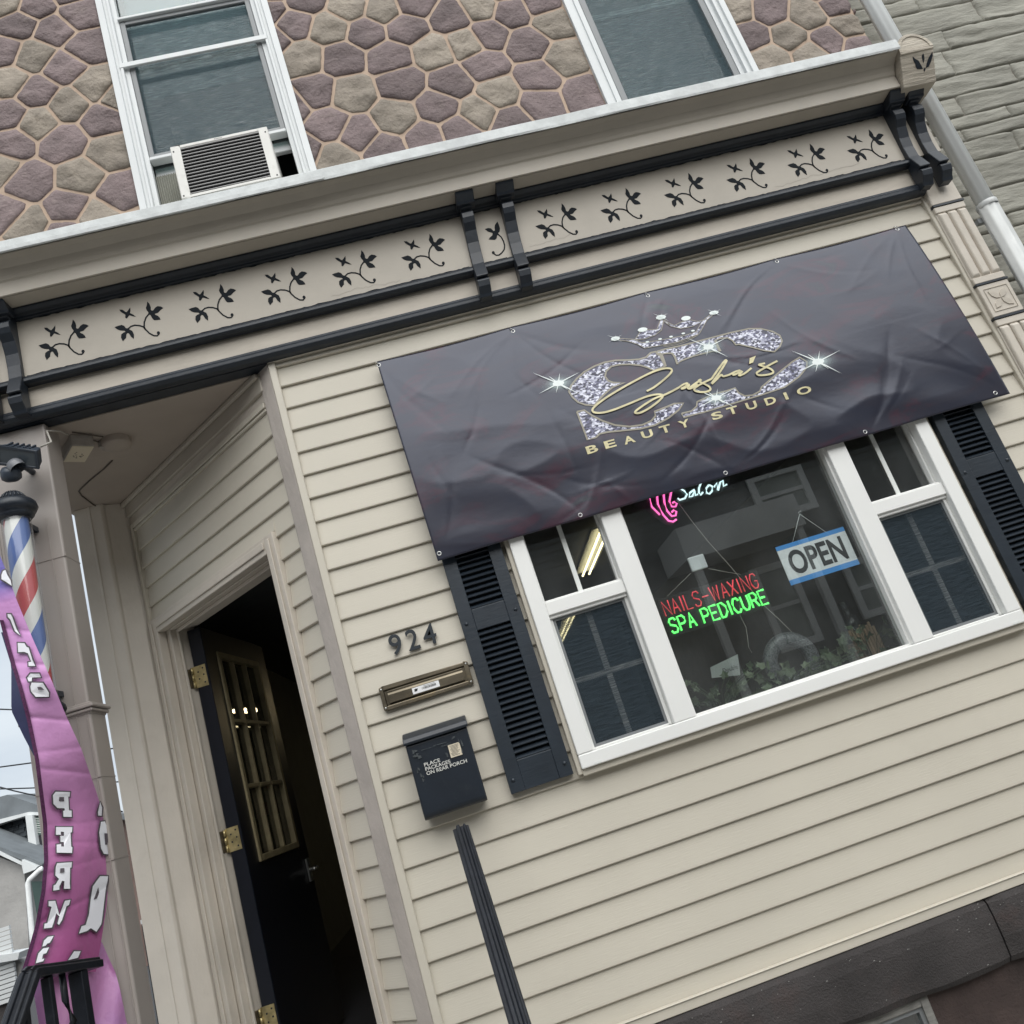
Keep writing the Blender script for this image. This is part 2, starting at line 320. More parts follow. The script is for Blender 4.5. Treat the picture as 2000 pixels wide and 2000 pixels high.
# black moulding between the frieze and the soffit
MB().xprof([(-.057,3.850),(-.072,3.850),(-.075,3.862),(-.092,3.866),(-.108,3.876),(-.108,3.884),(-.057,3.884)],EX0,3.03).build('upper_moulding',m_black,house,bevel=.002)
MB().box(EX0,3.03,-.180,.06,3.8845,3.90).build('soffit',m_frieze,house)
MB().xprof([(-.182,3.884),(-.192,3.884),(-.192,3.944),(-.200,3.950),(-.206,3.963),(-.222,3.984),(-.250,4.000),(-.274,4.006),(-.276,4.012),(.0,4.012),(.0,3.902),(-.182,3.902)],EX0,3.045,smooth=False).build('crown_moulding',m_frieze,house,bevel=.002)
fl=MB(); n=60
rowsF=[(-.288,4.004),(-.291,4.012),(-.288,4.058),(-.280,4.066),(.02,4.16)]
vs=[];xs=[EX0+(3.05-EX0)*i/n for i in range(n+1)]
for i,x in enumerate(xs):
    for k,(y,z) in enumerate(rowsF):
        w=noise.noise(Vector((x*3.1,k*2.0,0)))*.004 if k<4 else 0
        vs.append((x,y+w*.6,z+w))
fl.add(vs,[(i*5+k,(i+1)*5+k,(i+1)*5+k+1,i*5+k+1) for i in range(n) for k in range(4)],0)
o=fl.build('cornice_flashing',m_flash,house); so=o.modifiers.new('t','SOLIDIFY'); so.thickness=.004
MB().box(-.9,.405,-.300,-.292,3.998,4.022).build('loose_flashing_strip',m_flash,house,bevel=.003)
# end block (leans outward) with rounded top and carved tulip
def lean(p):                                  # block local: z up face
    return Vector((p.x, p.y-(min(p.z,3.992)-3.865)*.60+max(0,p.z-3.992)*.05, p.z))
x0,x1=3.050,3.218; zt=3.995; arc=[(x0+.084+.084*cos(a),zt+.092*sin(a)) for a in [pi*k/14 for k in range(15)]]
o=MB().xzpoly([(x0,3.865),(x1,3.865),(x1,3.985),(x1,zt)]+arc[1:-1]+[(x0,zt)],-.195,-.10).build('cornice_end_block',m_cracked,house,xf=lean,bevel=.004)
rim=MB(); ins=[(x0+.084+.070*cos(a),zt+.077*sin(a)) for a in [pi*k/14 for k in range(15)]]
for i in range(14):
    a,b_,c,d=arc[i],arc[i+1],ins[i+1],ins[i]
    rim.prism([(p[0],-.199,p[1]) for p in (a,b_,c,d)],[(p[0],-.193,p[1]) for p in (a,b_,c,d)])
rim.box(x0,x1,-.199,-.19,zt-.010,zt+.003)
rim.build('arched_rim',m_cracked,o,xf=lean)
cpt=MB()
def G_(x,y,d=-.23): p=atY(1650+x*.1294,y*.1294,d); return p
for poly in ([(1022,860),(1060,895),(1110,920),(1150,985),(1178,1035),(1095,1036),(1070,995),(1068,960),(1040,925)],[(1178,810),(1195,850),(1200,900),(1187,950),(1172,900),(1160,850)],[(1318,788),(1322,850),(1300,930),(1270,1000),(1225,1025),(1235,960),(1265,870)],[(1195,1030),(1220,1030),(1215,1055),(1205,1078),(1192,1050)]):
    pp=[]
    for (x,y) in poly:
        p=G_(x,y,-.23)
        for _ in range(4): p=G_(x,y,-.1965-(p.z-3.865)*.60)
        pp.append((p.x,p.z))
    cpt.xzpoly(pp,-.1970,-.194)
cpt.build('carved_tulip',m_black,o,xf=lean)
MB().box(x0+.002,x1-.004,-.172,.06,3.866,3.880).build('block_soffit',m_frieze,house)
# brackets
bp=[(-.045,3.416),(-.086,3.416),(-.092,3.430),(-.112,3.455),(-.118,3.480),(-.112,3.490),(-.098,3.492),(-.098,3.497),(-.118,3.499),(-.120,3.504),(-.084,3.583),(-.080,3.640),(-.084,3.690),(-.098,3.740),(-.120,3.768),(-.128,3.790),(-.126,3.815),(-.112,3.828),(-.112,3.832),(-.130,3.836),(-.134,3.850),(-.140,3.856),(-.158,3.862),(-.172,3.876),(-.174,3.884),(-.045,3.884)]
def bracket(xc,w=.052,sh=.0):
    shf=lambda p:Vector((p.x+sh*(p.z-3.43)/.4,p.y,p.z))
    b=MB().xprof(bp,xc-w/2,xc+w/2).build('bracket',m_black,house,xf=shf,bevel=.0025)
    MB().xprof([(-.10,3.842),(-.146,3.842),(-.152,3.852),(-.176,3.874),(-.182,3.8838),(-.10,3.8838)],xc-w/2-.014,xc+w/2+.014).build('bracket_cap',m_black,b,xf=shf,bevel=.002)
for x,sh in ((-1.090,.0),(-.985,.0),(.924,.034),(1.105,.034),(3.022,.012),(3.120,.012)): bracket(x,sh=sh)
# carved vine ornaments on the frieze
H_=(0,550,250)
orn=[[(650,630),(700,630),(745,665),(762,668),(790,635),(818,598),(820,640),(812,680),(860,705),(900,735),(850,728),(800,712),(768,755),(755,764),(740,755),(742,705),(700,680),(670,660)],
 [(1085,505),(1115,540),(1133,590),(1133,630),(1150,645),(1170,640),(1200,600),(1240,575),(1290,582),(1322,602),(1285,630),(1240,675),(1190,690),(1195,705),(1240,725),(1265,750),(1278,778),(1220,787),(1175,788),(1150,760),(1125,710),(1092,700),(1095,670),(1070,640),(1058,605),(1075,560),(1080,530)],
 [(570,898),(620,880),(680,863),(720,880),(745,915),(780,918),(800,935),(840,955),(863,1010),(858,1075),(815,1040),(785,990),(765,985),(745,1005),(740,1060),(690,1112),(665,1060),(670,1010),(700,985),(735,970),(720,950),(650,945),(610,930)]]
stems=[[(775,925),(820,885),(880,868),(950,872),(1010,892),(1040,930),(1100,990),(1170,1028),(1220,1028),(1243,1005),(1240,968)],[(1105,690),(1055,750),(1028,820),(1022,890),(1040,932)]]
def toF(o,pts): return [((lambda p:(p.x,p.z))(atY(*crop(o,x,y),-.0585))) for x,y in pts]
C0=atY(120*1.0352,630*1.0352,-.0585)
def strip2(pts,w):
    L_,R_=[],[]
    for i,(x,z) in enumerate(pts):
        a=pts[max(i-1,0)]; b=pts[min(i+1,len(pts)-1)]; dx,dz=b[0]-a[0],b[1]-a[1]; l=math.hypot(dx,dz) or 1
        ww=w[i] if isinstance(w,(list,tuple)) else w
        L_.append((x-dz/l*ww/2,z+dx/l*ww/2)); R_.append((x+dz/l*ww/2,z-dx/l*ww/2))
    return L_,R_
def vine(xc,zc_,polys,sts,blob):
    b=MB()
    for P in polys: b.xzpoly([(x+xc,z+zc_) for x,z in P],-.0597,-.056)
    for S in sts:
        L_,R_=strip2([(x+xc,z+zc_) for x,z in S],.0058)
        for i in range(len(S)-1): b.xzpoly([L_[i],L_[i+1],R_[i+1],R_[i]],-.0596,-.056)
    bx,bz=blob; b.xzpoly([(bx+xc+.0062*cos(2*pi*k/10),bz+zc_+.0075*sin(2*pi*k/10)) for k in range(10)],-.0598,-.056)
    b.build('carved_vine',m_vine,frieze)
rel=lambda L:[(x-C0.x,z-C0.z) for x,z in L]
OP=[rel(toF(H_,P)) for P in orn]; OS=[rel(toF(H_,S)) for S in stems]; OB=rel(toF(H_,[(1238,985)]))[0]
for i in range(6): vine(-.784+.304*i,3.722,OP,OS,OB)
for i in range(6): vine(1.342+.304*i,3.716,OP,OS,OB)
M4=(860,350,250)
mo=[[(862,640),(885,690),(900,740),(895,790),(872,815),(880,830),(858,848),(850,890),(825,915),(780,912),(730,908),(750,878),(785,850),(790,812),(770,805),(720,790),(675,755),(720,738),(765,745),(805,785),(825,775),(818,730),(825,690)]]
ms=[[(868,828),(920,875),(955,940),(970,1000),(965,1060),(930,1110),(885,1145),(845,1148),(815,1130),(800,1105)]]
vine(0,0,[toF(M4,P) for P in mo],[toF(M4,S) for S in ms],toF(M4,[(800,1110)])[0])

def ragged(z0,zd,amp,x0,x1,mt,nm,y0=-.0592,step=.012,seed=0,flip=1):
    n=int((x1-x0)/step); vs=[]
    for i in range(n+1):
        x=x0+(x1-x0)*i/n; e=zd+amp*noise.noise(Vector((x*22,seed,0)))+amp*.7*noise.noise(Vector((x*70,seed,5)))
        vs+=[(x,y0,z0),(x,y0,z0+flip*max(.0008,e)),(x,-.056,z0),(x,-.056,z0+flip*max(.0008,e))]
    fs=[]
    for i in range(n):
        a=4*i; b_=4*i+4; fs+=[(a,b_,b_+1,a+1),(a+1,b_+1,b_+3,a+3),(a,a+2,b_+2,b_)]
    return MB().add(vs,fs).build(nm,mt,frieze)
for sd_,(xa_,xb_) in enumerate(((-.95,.90),(.96,1.07),(1.14,2.98))):
    ragged(3.8545,.006,.005,xa_,xb_,m_vine,'ragged_paint_edge',seed=sd_,flip=-1)
    ragged(3.5925,.003,.004,xa_,xb_,m_vine,'ragged_paint_edge',seed=sd_+9)
m_crack=mat('paint_crack',(.29,.255,.215),.8)
rk=random.Random(12)
for x0_,x1_,zz_ in ((.30,.62,3.615),(1.18,1.40,3.620),(2.35,2.80,3.618)):
    P_=[]; x=x0_; z_=zz_
    while x<x1_: P_.append((x,z_)); x+=rk.uniform(.006,.022); z_+=rk.uniform(-.006,.006)+(zz_-z_)*.15
    L_,R_=strip2(P_,.0011); b=MB()
    for i in range(len(P_)-1): b.add([(L_[i][0],-.0587,L_[i][1]),(L_[i+1][0],-.0587,L_[i+1][1]),(R_[i+1][0],-.0587,R_[i+1][1]),(R_[i][0],-.0587,R_[i][1])],[(0,1,2,3)])
    b.build('paint_crack',m_crack,frieze)
# ---- upper wall of formed stone ---------------------------------
MB().box(-2.2,3.2,.014,.20,4.0,7.6).build('mortar_bed',m_mortar,house) if False else None
seeds=[]
def S_(o,t,pts):
    for x,y in pts: p=atY(*crop(o,x,y),.0); seeds.append((p.x,p.z,t))
S_(R1,'p',[(95,125),(290,155),(190,25),(420,70),(10,275),(345,355),(460,250),(190,495),(40,615),(340,760),(150,980),(60,770),(550,640),(360,1110),(640,1035),(30,1150)])
S_(R1,'b',[(40,440),(175,295),(510,455),(365,560),(195,655),(590,810),(430,950),(140,1210),(20,10),(520,1165),(-20,900)])
S_(R1,'p',[(1580,120),(1840,310),(1700,490),(1770,670),(1930,720),(1640,-10)]); S_(R1,'b',[(1775,145),(1635,310),(1890,500),(1810,850),(1880,30)])
S_(R2,'b',[(265,50),(790,30),(720,230),(545,275),(1190,110),(1260,310),(130,490),(890,500),(335,630),(790,600),(60,800)])
S_(R2,'p',[(180,165),(390,145),(640,85),(440,10),(840,180),(960,60),(310,305),(85,300),(815,345),(1050,230),(370,440),(640,440),(1110,415),(1360,500),(570,570),(1120,550),(150,700),(0,660),(500,740),(680,700),(960,650),(280,800),(1130,10)])
S_(R3,'b',[(385,40),(770,80),(990,130),(670,190),(570,310),(790,290)]); S_(R3,'p',[(560,50),(930,20),(470,190),(880,210),(1050,250)])
_u=[]
for q_ in seeds:
    if all(math.hypot(q_[0]-r_[0],q_[1]-r_[1])>.085 for r_ in _u): _u.append(q_)
seeds=_u
rnd=random.Random(3)
for i in range(1400):
    x,z=rnd.uniform(-1.9,3.3),rnd.uniform(4.12,7.3)
    if any(wa-.0<x<wb+.0 for wa,wb,_,_ in ((-.36,.35,0,0),(1.82,2.54,0,0))) and z<6.1: continue
    if all((x-a)**2+((z-b)*1.05)**2>.0185 for a,b,_ in seeds): seeds.append((x,z,rnd.choice('ppb')))
wins=[(-.39,.385,3.9,6.1),(1.79,2.575,3.9,6.1)]
def clip(poly,px,pz,nx,nz):
    out=[]
    for i in range(len(poly)):
        a,b=poly[i],poly[(i+1)%len(poly)]; da=(a[0]-px)*nx+(a[1]-pz)*nz; db=(b[0]-px)*nx+(b[1]-pz)*nz
        if da<=0: out.append(a)
        if (da<0)!=(db<0) and da!=db: t=da/(da-db); out.append((a[0]+(b[0]-a[0])*t,a[1]+(b[1]-a[1])*t))
    return out
vis=[]
for i,(x,z,t) in enumerate(seeds):
    if z>6.6 or z<4.0: continue
    poly=[(x-.5,z-.5),(x+.5,z-.5),(x+.5,z+.5),(x-.5,z+.5)]
    for j,(a,b,_) in enumerate(seeds):
        if i==j or abs(a-x)>.6 or abs(b-z)>.6: continue
        d=math.hypot(a-x,b-z); nx,nz=(a-x)/d,(b-z)/d
        poly=clip(poly,(a+x)/2-nx*.0062,(b+z)/2-nz*.0062,nx,nz)
        if len(poly)<3: break
    for (wa,wb,wz0,wz1) in wins:
        if wz0<z<wz1:
            if x<(wa+wb)/2: poly=clip(poly,wa,0,1,0)
            else: poly=clip(poly,wb,0,-1,0)
            if len(poly)<3: break
    poly=clip(poly,3.205,0,1,0) if poly else poly
    if len(poly)<3: continue
    # resample around the centre, rounded, with a chiselled relief
    cx_=sum(p[0] for p in poly)/len(poly); cz_=sum(p[1] for p in poly)/len(poly)
    K=40; ring=[]
    for k in range(K):
        a=2*pi*k/K; dx,dz=cos(a),sin(a); best=9
        for q in range(len(poly)):
            p1,p2=poly[q],poly[(q+1)%len(poly)]; ex,ez=p2[0]-p1[0],p2[1]-p1[1]; den=dx*ez-dz*ex
            if abs(den)<1e-9: continue
            tt=((p1[0]-cx_)*ez-(p1[1]-cz_)*ex)/den; ss=((p1[0]-cx_)*dz-(p1[1]-cz_)*dx)/den
            if tt>0 and -1e-6<=ss<=1+1e-6: best=min(best,tt)
        ring.append(best)
    ring=[min(r,.25)*(1+.035*noise.noise(Vector((k*.9,i*3.1,0)))) for k,r in enumerate(ring)]; ring=[(ring[k-1]*.02+ring[k]*.96+ring[(k+1)%K]*.02) for k in range(K)]
    b=MB(); vs=[]; sd_=rnd.uniform(0,100); hh=.016 if t=='p' else .019
    levels=[(1.0,.016,0),(.985,.005,0),(.95,.000,.3),(.74,-.002,1),(.5,-.003,1),(.25,-.004,1)]
    for f_,yy,am in levels:
        for k in range(K):
            a=2*pi*k/K; r=ring[k]*f_; X,Z=cx_+cos(a)*r,cz_+sin(a)*r
            nn=noise.noise(Vector((X*13+sd_,Z*17,sd_)))*(.010 if t=='p' else .015)+abs(noise.noise(Vector((X*26,Z*34+sd_,3))))*-.009
            vs.append((X,min(yy+.002+nn*am,.006 if f_<.98 else .02),Z))
    vs.append((cx_,-.002+noise.noise(Vector((cx_*14+sd_,cz_*18,sd_)))*.009,cz_))
    NL=len(levels); fs=[(l*K+k,l*K+(k+1)%K,(l+1)*K+(k+1)%K,(l+1)*K+k) for l in range(NL-1) for k in range(K)]
    fs+=[((NL-1)*K+k,(NL-1)*K+(k+1)%K,NL*K) for k in range(K)]
    b.add(vs,fs,0,True); vis.append((b,t,cx_,cz_))
def onscreen(x,z,mg=60):
    v=Vector((x,0,z))-CAM; w=v.dot(FW); return -mg<1000+FPX*v.dot(RX)/w<2000+mg and -mg<1000-FPX*v.dot(UP)/w<2000+mg
for b,t,x,z in vis:
    if onscreen(x,z,120): b.build('stone',m_purple if t=='p' else m_bstone,house)
far=MB()
for b,t,x,z in vis:
    if not onscreen(x,z,120):
        off=len(far.v); far.v+=b.v; far.f+=[[i+off for i in f] for f in b.f]; far.m+=[0 if t=='p' else 1]*len(b.f); far.sm+=b.sm
o=far.build('stone_field',[m_purple,m_bstone],house); o['kind']='stuff'
bed=MB()
for x0_,x1_,z0_,z1_ in ((-2.2,-.36,3.95,7.4),(-.36,.36,6.05,7.4),(.36,1.82,3.95,7.4),(1.82,2.55,6.05,7.4),(2.55,3.2,3.95,7.4)): bed.box(x0_,x1_,.008,.2,z0_,z1_)
bed.build('mortar_bed',m_mortar,house)

# ---- upper windows -----------------------------------------------
def frame_rect(b,x0,x1,z0,z1,w,y0,y1,mi=0,wb=None):
    wb=w if wb is None else wb
    b.box(x0,x0+w,y0,y1,z0,z1,mi); b.box(x1-w,x1,y0,y1,z0,z1,mi); b.box(x0+w,x1-w,y0,y1,z1-w,z1,mi); b.box(x0+w,x1-w,y0,y1,z0,z0+wb,mi)
def upper_window(x0,x1,z0,z1,full):
    w=MB()
    for sgn,xa in ((1,x0),(-1,x1)):
        pr=[(0,.03),(0,-.014),(.030,-.016),(.032,-.004),(.046,-.004),(.048,-.012),(.060,-.012),(.062,.006),(.082,.008),(.084,.030)]
        w.prism([(xa+sgn*u,v,z0) for u,v in pr],[(xa+sgn*u,v,z1) for u,v in pr])
    w.box(x0+.084,x1-.084,-.012,.03,z1-.08,z1)
    f=w.build('window_frame',m_wtrim,house,bevel=.002)
    a,b_=x0+.084,x1-.084
    MB().box(a,b_,.045,.049,z0 if full else 4.53,z1-.08).build('upper_pane',m_uglass,f)
    if full:
        s=MB(); frame_rect(s,a,b_,4.0,5.9,.03,.010,.030); s.build('screen_frame',m_grey,f,bevel=.002)
        MB().box(a+.03,b_-.03,.020,.0215,4.0,5.87).build('screen',m_uscreen,f)
        MB().box(a,b_,.05,.075,4.86,4.90).build('meeting_rail',m_wtrim,f,bevel=.003)
    else:
        s=MB(); frame_rect(s,a,b_,4.575,5.40,.022,.008,.028); s.build('screen_frame',m_grey,f,bevel=.002)
        MB().box(a+.022,b_-.022,.018,.0195,4.597,5.378).build('screen',m_uscreen,f)
        MB().box(a-.005,b_+.005,-.006,.03,5.401,5.416).build('meeting_rail',m_wtrim,f,bevel=.002)
        MB().box(a-.04,b_+.035,-.014,.0,5.100,5.128).build('stabiliser_bar',m_wtrim,f,bevel=.002)
        MB().box(a,b_,.05,.08,5.075,5.145).build('inner_sash_rail',m_wtrim,f,bevel=.004)
        MB().box(a,b_,-.004,.04,4.555,4.574).box(a,b_,.055,.08,4.50,4.556).build('sash_bottom_rail',m_wtrim,f,bevel=.003)
    MB().box(a,b_,.22,.23,5.13 if not full else 4.3,6.0).build('curtain',m_curt,f)
    bx=MB(); bx.box(a-.05,b_+.05,.901,.92,3.9,6.12); bx.box(a-.05,a-.03,.09,.9,3.9,6.1); bx.box(b_+.03,b_+.05,.09,.9,3.9,6.1); bx.box(a-.05,b_+.05,.09,.9,6.1,6.12)
    bx.build('room_backing',m_dark,f)
    return f
uw=upper_window(-.398,.392,3.98,6.05,False)
upper_window(1.792,2.574,3.98,6.05,True)

# ---- display window ---------------------------------------------
dw=MB(); y0,y1=-.045,.05
dw.box(.697,.756,y0,y1,1.545,WZ1-.055); dw.box(2.461,2.520,y0,y1,1.545,WZ1-.055)
dw.box(.697,2.520,y0,y1,1.495,1.5449); dw.box(.697,2.520,y0,y1,WZ1-.0549,WZ1)
dw.box(1.073,1.158,y0+.002,y1,1.5451,WZ1-.0551); dw.box(2.058,2.142,y0+.002,y1,1.5451,WZ1-.0551)
win=dw.build('display_window_frame',m_white,house,bevel=.004,seg=2)
# mitred capping and beige channel round the frame
ch=MB()
for (a,b_,c,d) in ((.680,.6969,1.478,WZ1+.02),(2.5201,2.537,1.478,WZ1+.02)): ch.box(a,b_,-.028,.02,c,d)
ch.box(.6971,2.5199,-.028,.02,1.470,1.4948); ch.box(.6971,2.5199,-.028,.02,WZ1+.0002,WZ1+.02)
ch.build('window_channel',m_vtrim,house,bevel=.003)
def sash(x0,x1):
    s=MB()
    s.box(x0,x1,-.022,.03,2.046,2.118)                     # check rail
    s.box(x0,x1,-.034,-.021,2.060,2.110)
    s.box(x0,x0+.012,-.012,.03,1.5452,2.0459); s.box(x1-.012,x1,-.012,.03,1.5452,2.0459)
    s.box(x0+.012,x1-.012,-.012,.03,1.5452,1.553)
    s.box(x0,x0+.008,.0,.03,2.1185,WZ1-.056); s.box(x1-.008,x1,.0,.03,2.1185,WZ1-.056)
    o=s.build('sash',m_white,win,bevel=.002)
    g=MB(); xm=(x0+x1)/2
    g.box(xm-.011,xm+.011,.018,.022,1.553,2.046); g.box(x0+.012,xm-.0111,.018,.022,1.790,1.810); g.box(xm+.0111,x1-.012,.018,.022,1.790,1.810)
    g.box(xm-.009,xm+.009,.018,.022,2.118,WZ1-.056)
    g.build('grille_bar',m_alu,win)
    MB().box(x0+.012,x1-.012,.026,.029,1.553,2.046).box(x0+.008,x1-.008,.026,.029,2.118,WZ1-.056).build('pane',m_glass,win)
    s2=MB(); frame_rect(s2,x0+.0125,x1-.0125,1.5535,2.0455,.010,-.006,.000); s2.build('screen_frame',m_grey,win)
    MB().box(x0+.0226,x1-.0226,-.003,-.0020,1.5636,2.0354).build('screen',m_screen,win)
sash(.7565,1.0725); sash(2.1425,2.4605)
MB().box(1.1582,2.0578,.010,.014,1.5452,WZ1-.0552).build('pane',m_glass,win)
bd=MB(); frame_rect(bd,1.1582,2.0578,1.5452,WZ1-.0552,.008,-.02,.009); bd.build('glazing_bead',m_white,win)
for x in (.745,2.46):
    MB().box(x,x+.028,-.0462,-.044,1.4985,1.5055).build('weep_cover',m_alu,win)

# ---- shutters ------------------------------------------------------
def shutter(x0,x1):
    z0,z1=1.490,2.735; b=MB(); w=.052
    b.box(x0,x0+w,-.032,-.002,z0,z1); b.box(x1-w,x1,-.032,-.002,z0,z1)
    for a,c in ((z0,1.596),(2.086,2.168),(2.645,z1)): b.box(x0+w,x1-w,-.030,-.002,a,c)
    b.box(x0+w,x1-w,-.006,-.002,1.596,2.645)
    s=b.build('shutter',m_shut,house,bevel=.003,seg=2)
    me=None
    for a,c in ((1.596,2.086),(2.168,2.645)):
        n=int(round((c-a)/.0225)); st=(c-a)/n
        for k in range(n):
            z=a+k*st+.001
            lv=MB().xprof([(-.029,z),(-.030,z+.003),(-.008,z+.021),(-.007,z+.018)],x0+w,x1-w).build('louver',m_shut,s)
    for x in (x0+.02,x1-.02):
        for z in (1.535,2.12):
            k=MB(); k.lathe([(0,.006),(.004,.0055),(.0065,.003),(.0075,0)],0,0,12)
            k.v=[(x+a,-.0318-c_,z+b2) for a,b2,c_ in k.v]; k.build('shutter_screw',m_shut,s)
    return s
shutter(.430,.664); shutter(2.556,2.792)

# ---- porch: post, diagonal wall, ceiling, door ------------------------------
post=MB().prism([(x,y,.60) for x,y in ((-.0305,-.006),(-.0305,.08),(-.055,.115),(-.088,.085),(-.088,.052))],[(x,y,3.43) for x,y in ((-.0305,-.006),(-.0305,.08),(-.055,.115),(-.088,.085),(-.088,.052))])
post.build('corner_post',m_post,house,bevel=.006,seg=2)
DZ=2.752
courses(3,26,[(-1.29,-.139,.0,DZ)],-1.27,-.001,xf=dg,yo=.004,zo=.038,partial=True)
MB().xprof([(.004,3.131),(.006,3.128),(.030,3.128),(.030,3.25),(.012,3.25)],-1.27,-.001).build('clapboard',m_vinyl,house,xf=dg)
MB().box(-1.27,-.001,-.006,.02,3.252,3.275).box(-1.27,-.001,-.001,.015,3.236,3.248).build('top_channel',m_vtrim,house,xf=dg,bevel=.002)
MB().box(-1.33,-.001,.006,.04,3.275,3.33).build('head_board',m_paint,house,xf=dg)
MB().box(-1.50,.02,-.010,.04,3.32,3.404).build('head_beam',m_frieze,house,xf=dg,bevel=.004)
MB().box(-1.50,.02,-.030,-.0105,3.378,3.4035).build('ceiling_moulding',m_frieze,house,xf=dg,bevel=.008,seg=3)
MB().box(-1.292,-1.266,-.006,.03,DZ,3.276).build('side_channel',m_vtrim,house,xf=dg,bevel=.002)
# casing
c=MB(); c.box(-.207,-.140,-.012,.03,.62,DZ); c.box(-1.288,-1.205,-.012,.03,.62,DZ); c.box(-1.2048,-.2072,-.012,.03,2.677,DZ)
c.box(-.195,-.165,-.020,-.012,.62,DZ-.02); c.box(-1.27,-1.24,-.020,-.012,.62,DZ-.02); c.box(-1.20,-.21,-.020,-.012,2.70,DZ-.02)
c.build('door_casing',m_paint,house,xf=dg,bevel=.004,seg=2)
j=MB(); j.box(-.2068,-.180,.032,.19,.62,2.70); j.box(-1.232,-1.1705,.032,.16,.62,2.70); j.box(-1.17,-.207,.032,.16,2.672,2.70); j.box(-1.17,-1.152,.06,.072,.62,2.66); j.box(-1.17,-.207,.06,.072,2.655,2.6715)
j.build('door_jamb',m_paint,house,xf=dg,bevel=.003)
sp=MB().box(-.1995,-.196,.012,.052,2.10,2.165).box(-.2068,-.2020,.034,.060,2.10,2.165); sp.build('strike_plate',m_brass,house,xf=dg,bevel=.002)
w_=MB(); w_.box(-.179,.0,.045,.12,.62,3.37); w_.box(-1.5,-1.233,.045,.12,.62,3.37); w_.box(-1.2329,-.1791,.045,.12,2.702,3.37); w_.build('entrance_wall_backing',m_dark,house,xf=dg)
# left end of the entrance wall: broad painted post with stepped edge
lp=MB(); zb_,zt_=.60,3.4035
pl=[(-1.238,.90),(-1.108,.90),(-1.098,.908),(-1.094,.925),(-1.022,.968),(-1.005,.985),(-1.0,1.08),(-1.238,1.08)]
lp.prism([(x,y,zb_) for x,y in pl],[(x,y,zt_) for x,y in pl]); 
for xx in (-1.170,): lp.box(xx,xx+.012,.896,.901,zb_,zt_)
lp.build('wall_end_post',m_lpost,house,bevel=.004,seg=2)
# ceiling panel with its rounded back corner, beam behind the entablature
cl=[(-1.9,.05),(-.02,.05),(-.12,.16),(-1.13,1.17),(-1.19,1.14),(-1.235,1.09),(-1.259,1.0),(-1.262,.90),(-1.27,.75),(-1.9,.72)]
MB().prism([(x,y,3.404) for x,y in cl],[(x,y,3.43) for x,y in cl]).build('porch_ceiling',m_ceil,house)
MB().box(-1.9,-.031,-.012,.049,3.4085,3.45).build('porch_beam',m_black,house)
# column (wrapped in taupe metal), seams, mid band, flared cap
col=MB()
cp=[(-1.165,.0),(-.985,.0),(-.972,.006),(-.944,.034),(-.940,.125),(-1.165,.125)]
cp=[(-1.165,.0),(-.945,.0),(-.940,.005),(-.940,.125),(-1.165,.125)]
col.prism([(x,y,.10) for x,y in cp],[(x,y,3.4035) for x,y in cp]); column=col.build('porch_column',m_colm,house,bevel=.003)
MB().box(-1.9,-1.1655,.004,.10,2.72,3.4035).build('column_header_panel',m_colm,house,bevel=.003)
for z in (2.828,1.985,1.700):
    s=MB().box(-1.166,-.939,-.0025,.126,z,z+.0035).build('column_seam',m_colm,column)
b=MB()
for k,(z,d) in enumerate(((2.215,.004),(2.222,.012),(2.236,.018),(2.244,.010))): b.box(-1.165-d,-.940+d,-d,.125+d,z,z+.012)
b.build('column_band',m_colm,column,bevel=.003)
MB().box(-.990,-.986,-.003,.0,.1,3.0).box(-.953,-.9505,-.004,.0,.1,2.2).build('column_seam',m_colm,column)
# porch floor, steps
MB().prism([(x,y,.56) for x,y in ((-1.25,-.15),(.0,-.15),(.0,.05),(-1.15,1.2),(-1.25,1.2))],[(x,y,.62) for x,y in ((-1.25,-.15),(.0,-.15),(.0,.05),(-1.15,1.2),(-1.25,1.2))]).build('porch_floor',m_step,house,bevel=.006)
for k in range(3):
    MB().box(-1.10,.34,-.45-.30*k,-.151-.30*k+.0,.10,.60-.125*(k+1)).build('step',m_step,house,bevel=.008)

# basement band, wall and window
for a,b_ in ((-.03,.62),(.624,1.912),(1.918,3.19)):
    n=24; m_=MB(); pr=[(.02,.656),(-.012,.656),(-.026,.640),(-.034,.60),(-.036,.53),(-.032,.468),(-.018,.448),(.02,.444)]
    vs=[]
    for i in range(n+1):
        x=a+(b_-a)*i/n; e=.012*(1 if i in (0,n) else 0)
        for k,(y,z) in enumerate(pr):
            w=noise.noise(Vector((x*6,z*7,k*.3)))*.008 if 1<=k<=6 else 0
            vs.append((x,y+w*.6+(e if 1<=k<=6 else 0),z+(w*.8 if k>=5 else w*.15)))
    K=len(pr); m_.add(vs,[(i*K+k,(i+1)*K+k,(i+1)*K+k+1,i*K+k+1) for i in range(n) for k in range(K-1)]+[tuple(range(K)),tuple(n*K+k for k in range(K))[::-1]],0)
    m_.build('basement_stone',m_base,house)
bw=MB(); bw.box(-.03,1.00,.012,.20,0,.444); bw.box(1.592,3.19,.012,.20,0,.444); bw.box(1.00,1.592,.012,.20,0,.10); bw.build('basement_wall',m_base2,house)
m_oldw=mat('weathered_grey_wood',(.20,.195,.18),.7,var=.3,vscale=14,stretch=(1,1,4),bump=.8,bscale=30,dirt=.4,dcol=(.42,.42,.38),dscale=12)
bf=MB(); frame_rect(bf,1.00,1.592,.10,.444,.030,.004,.06); bf=bf.build('basement_window_frame',m_oldw,house,bevel=.004)
fr2=MB(); frame_rect(fr2,1.030,1.562,.13,.414,.014,.016,.05); fr2.build('sash',m_grey,bf)
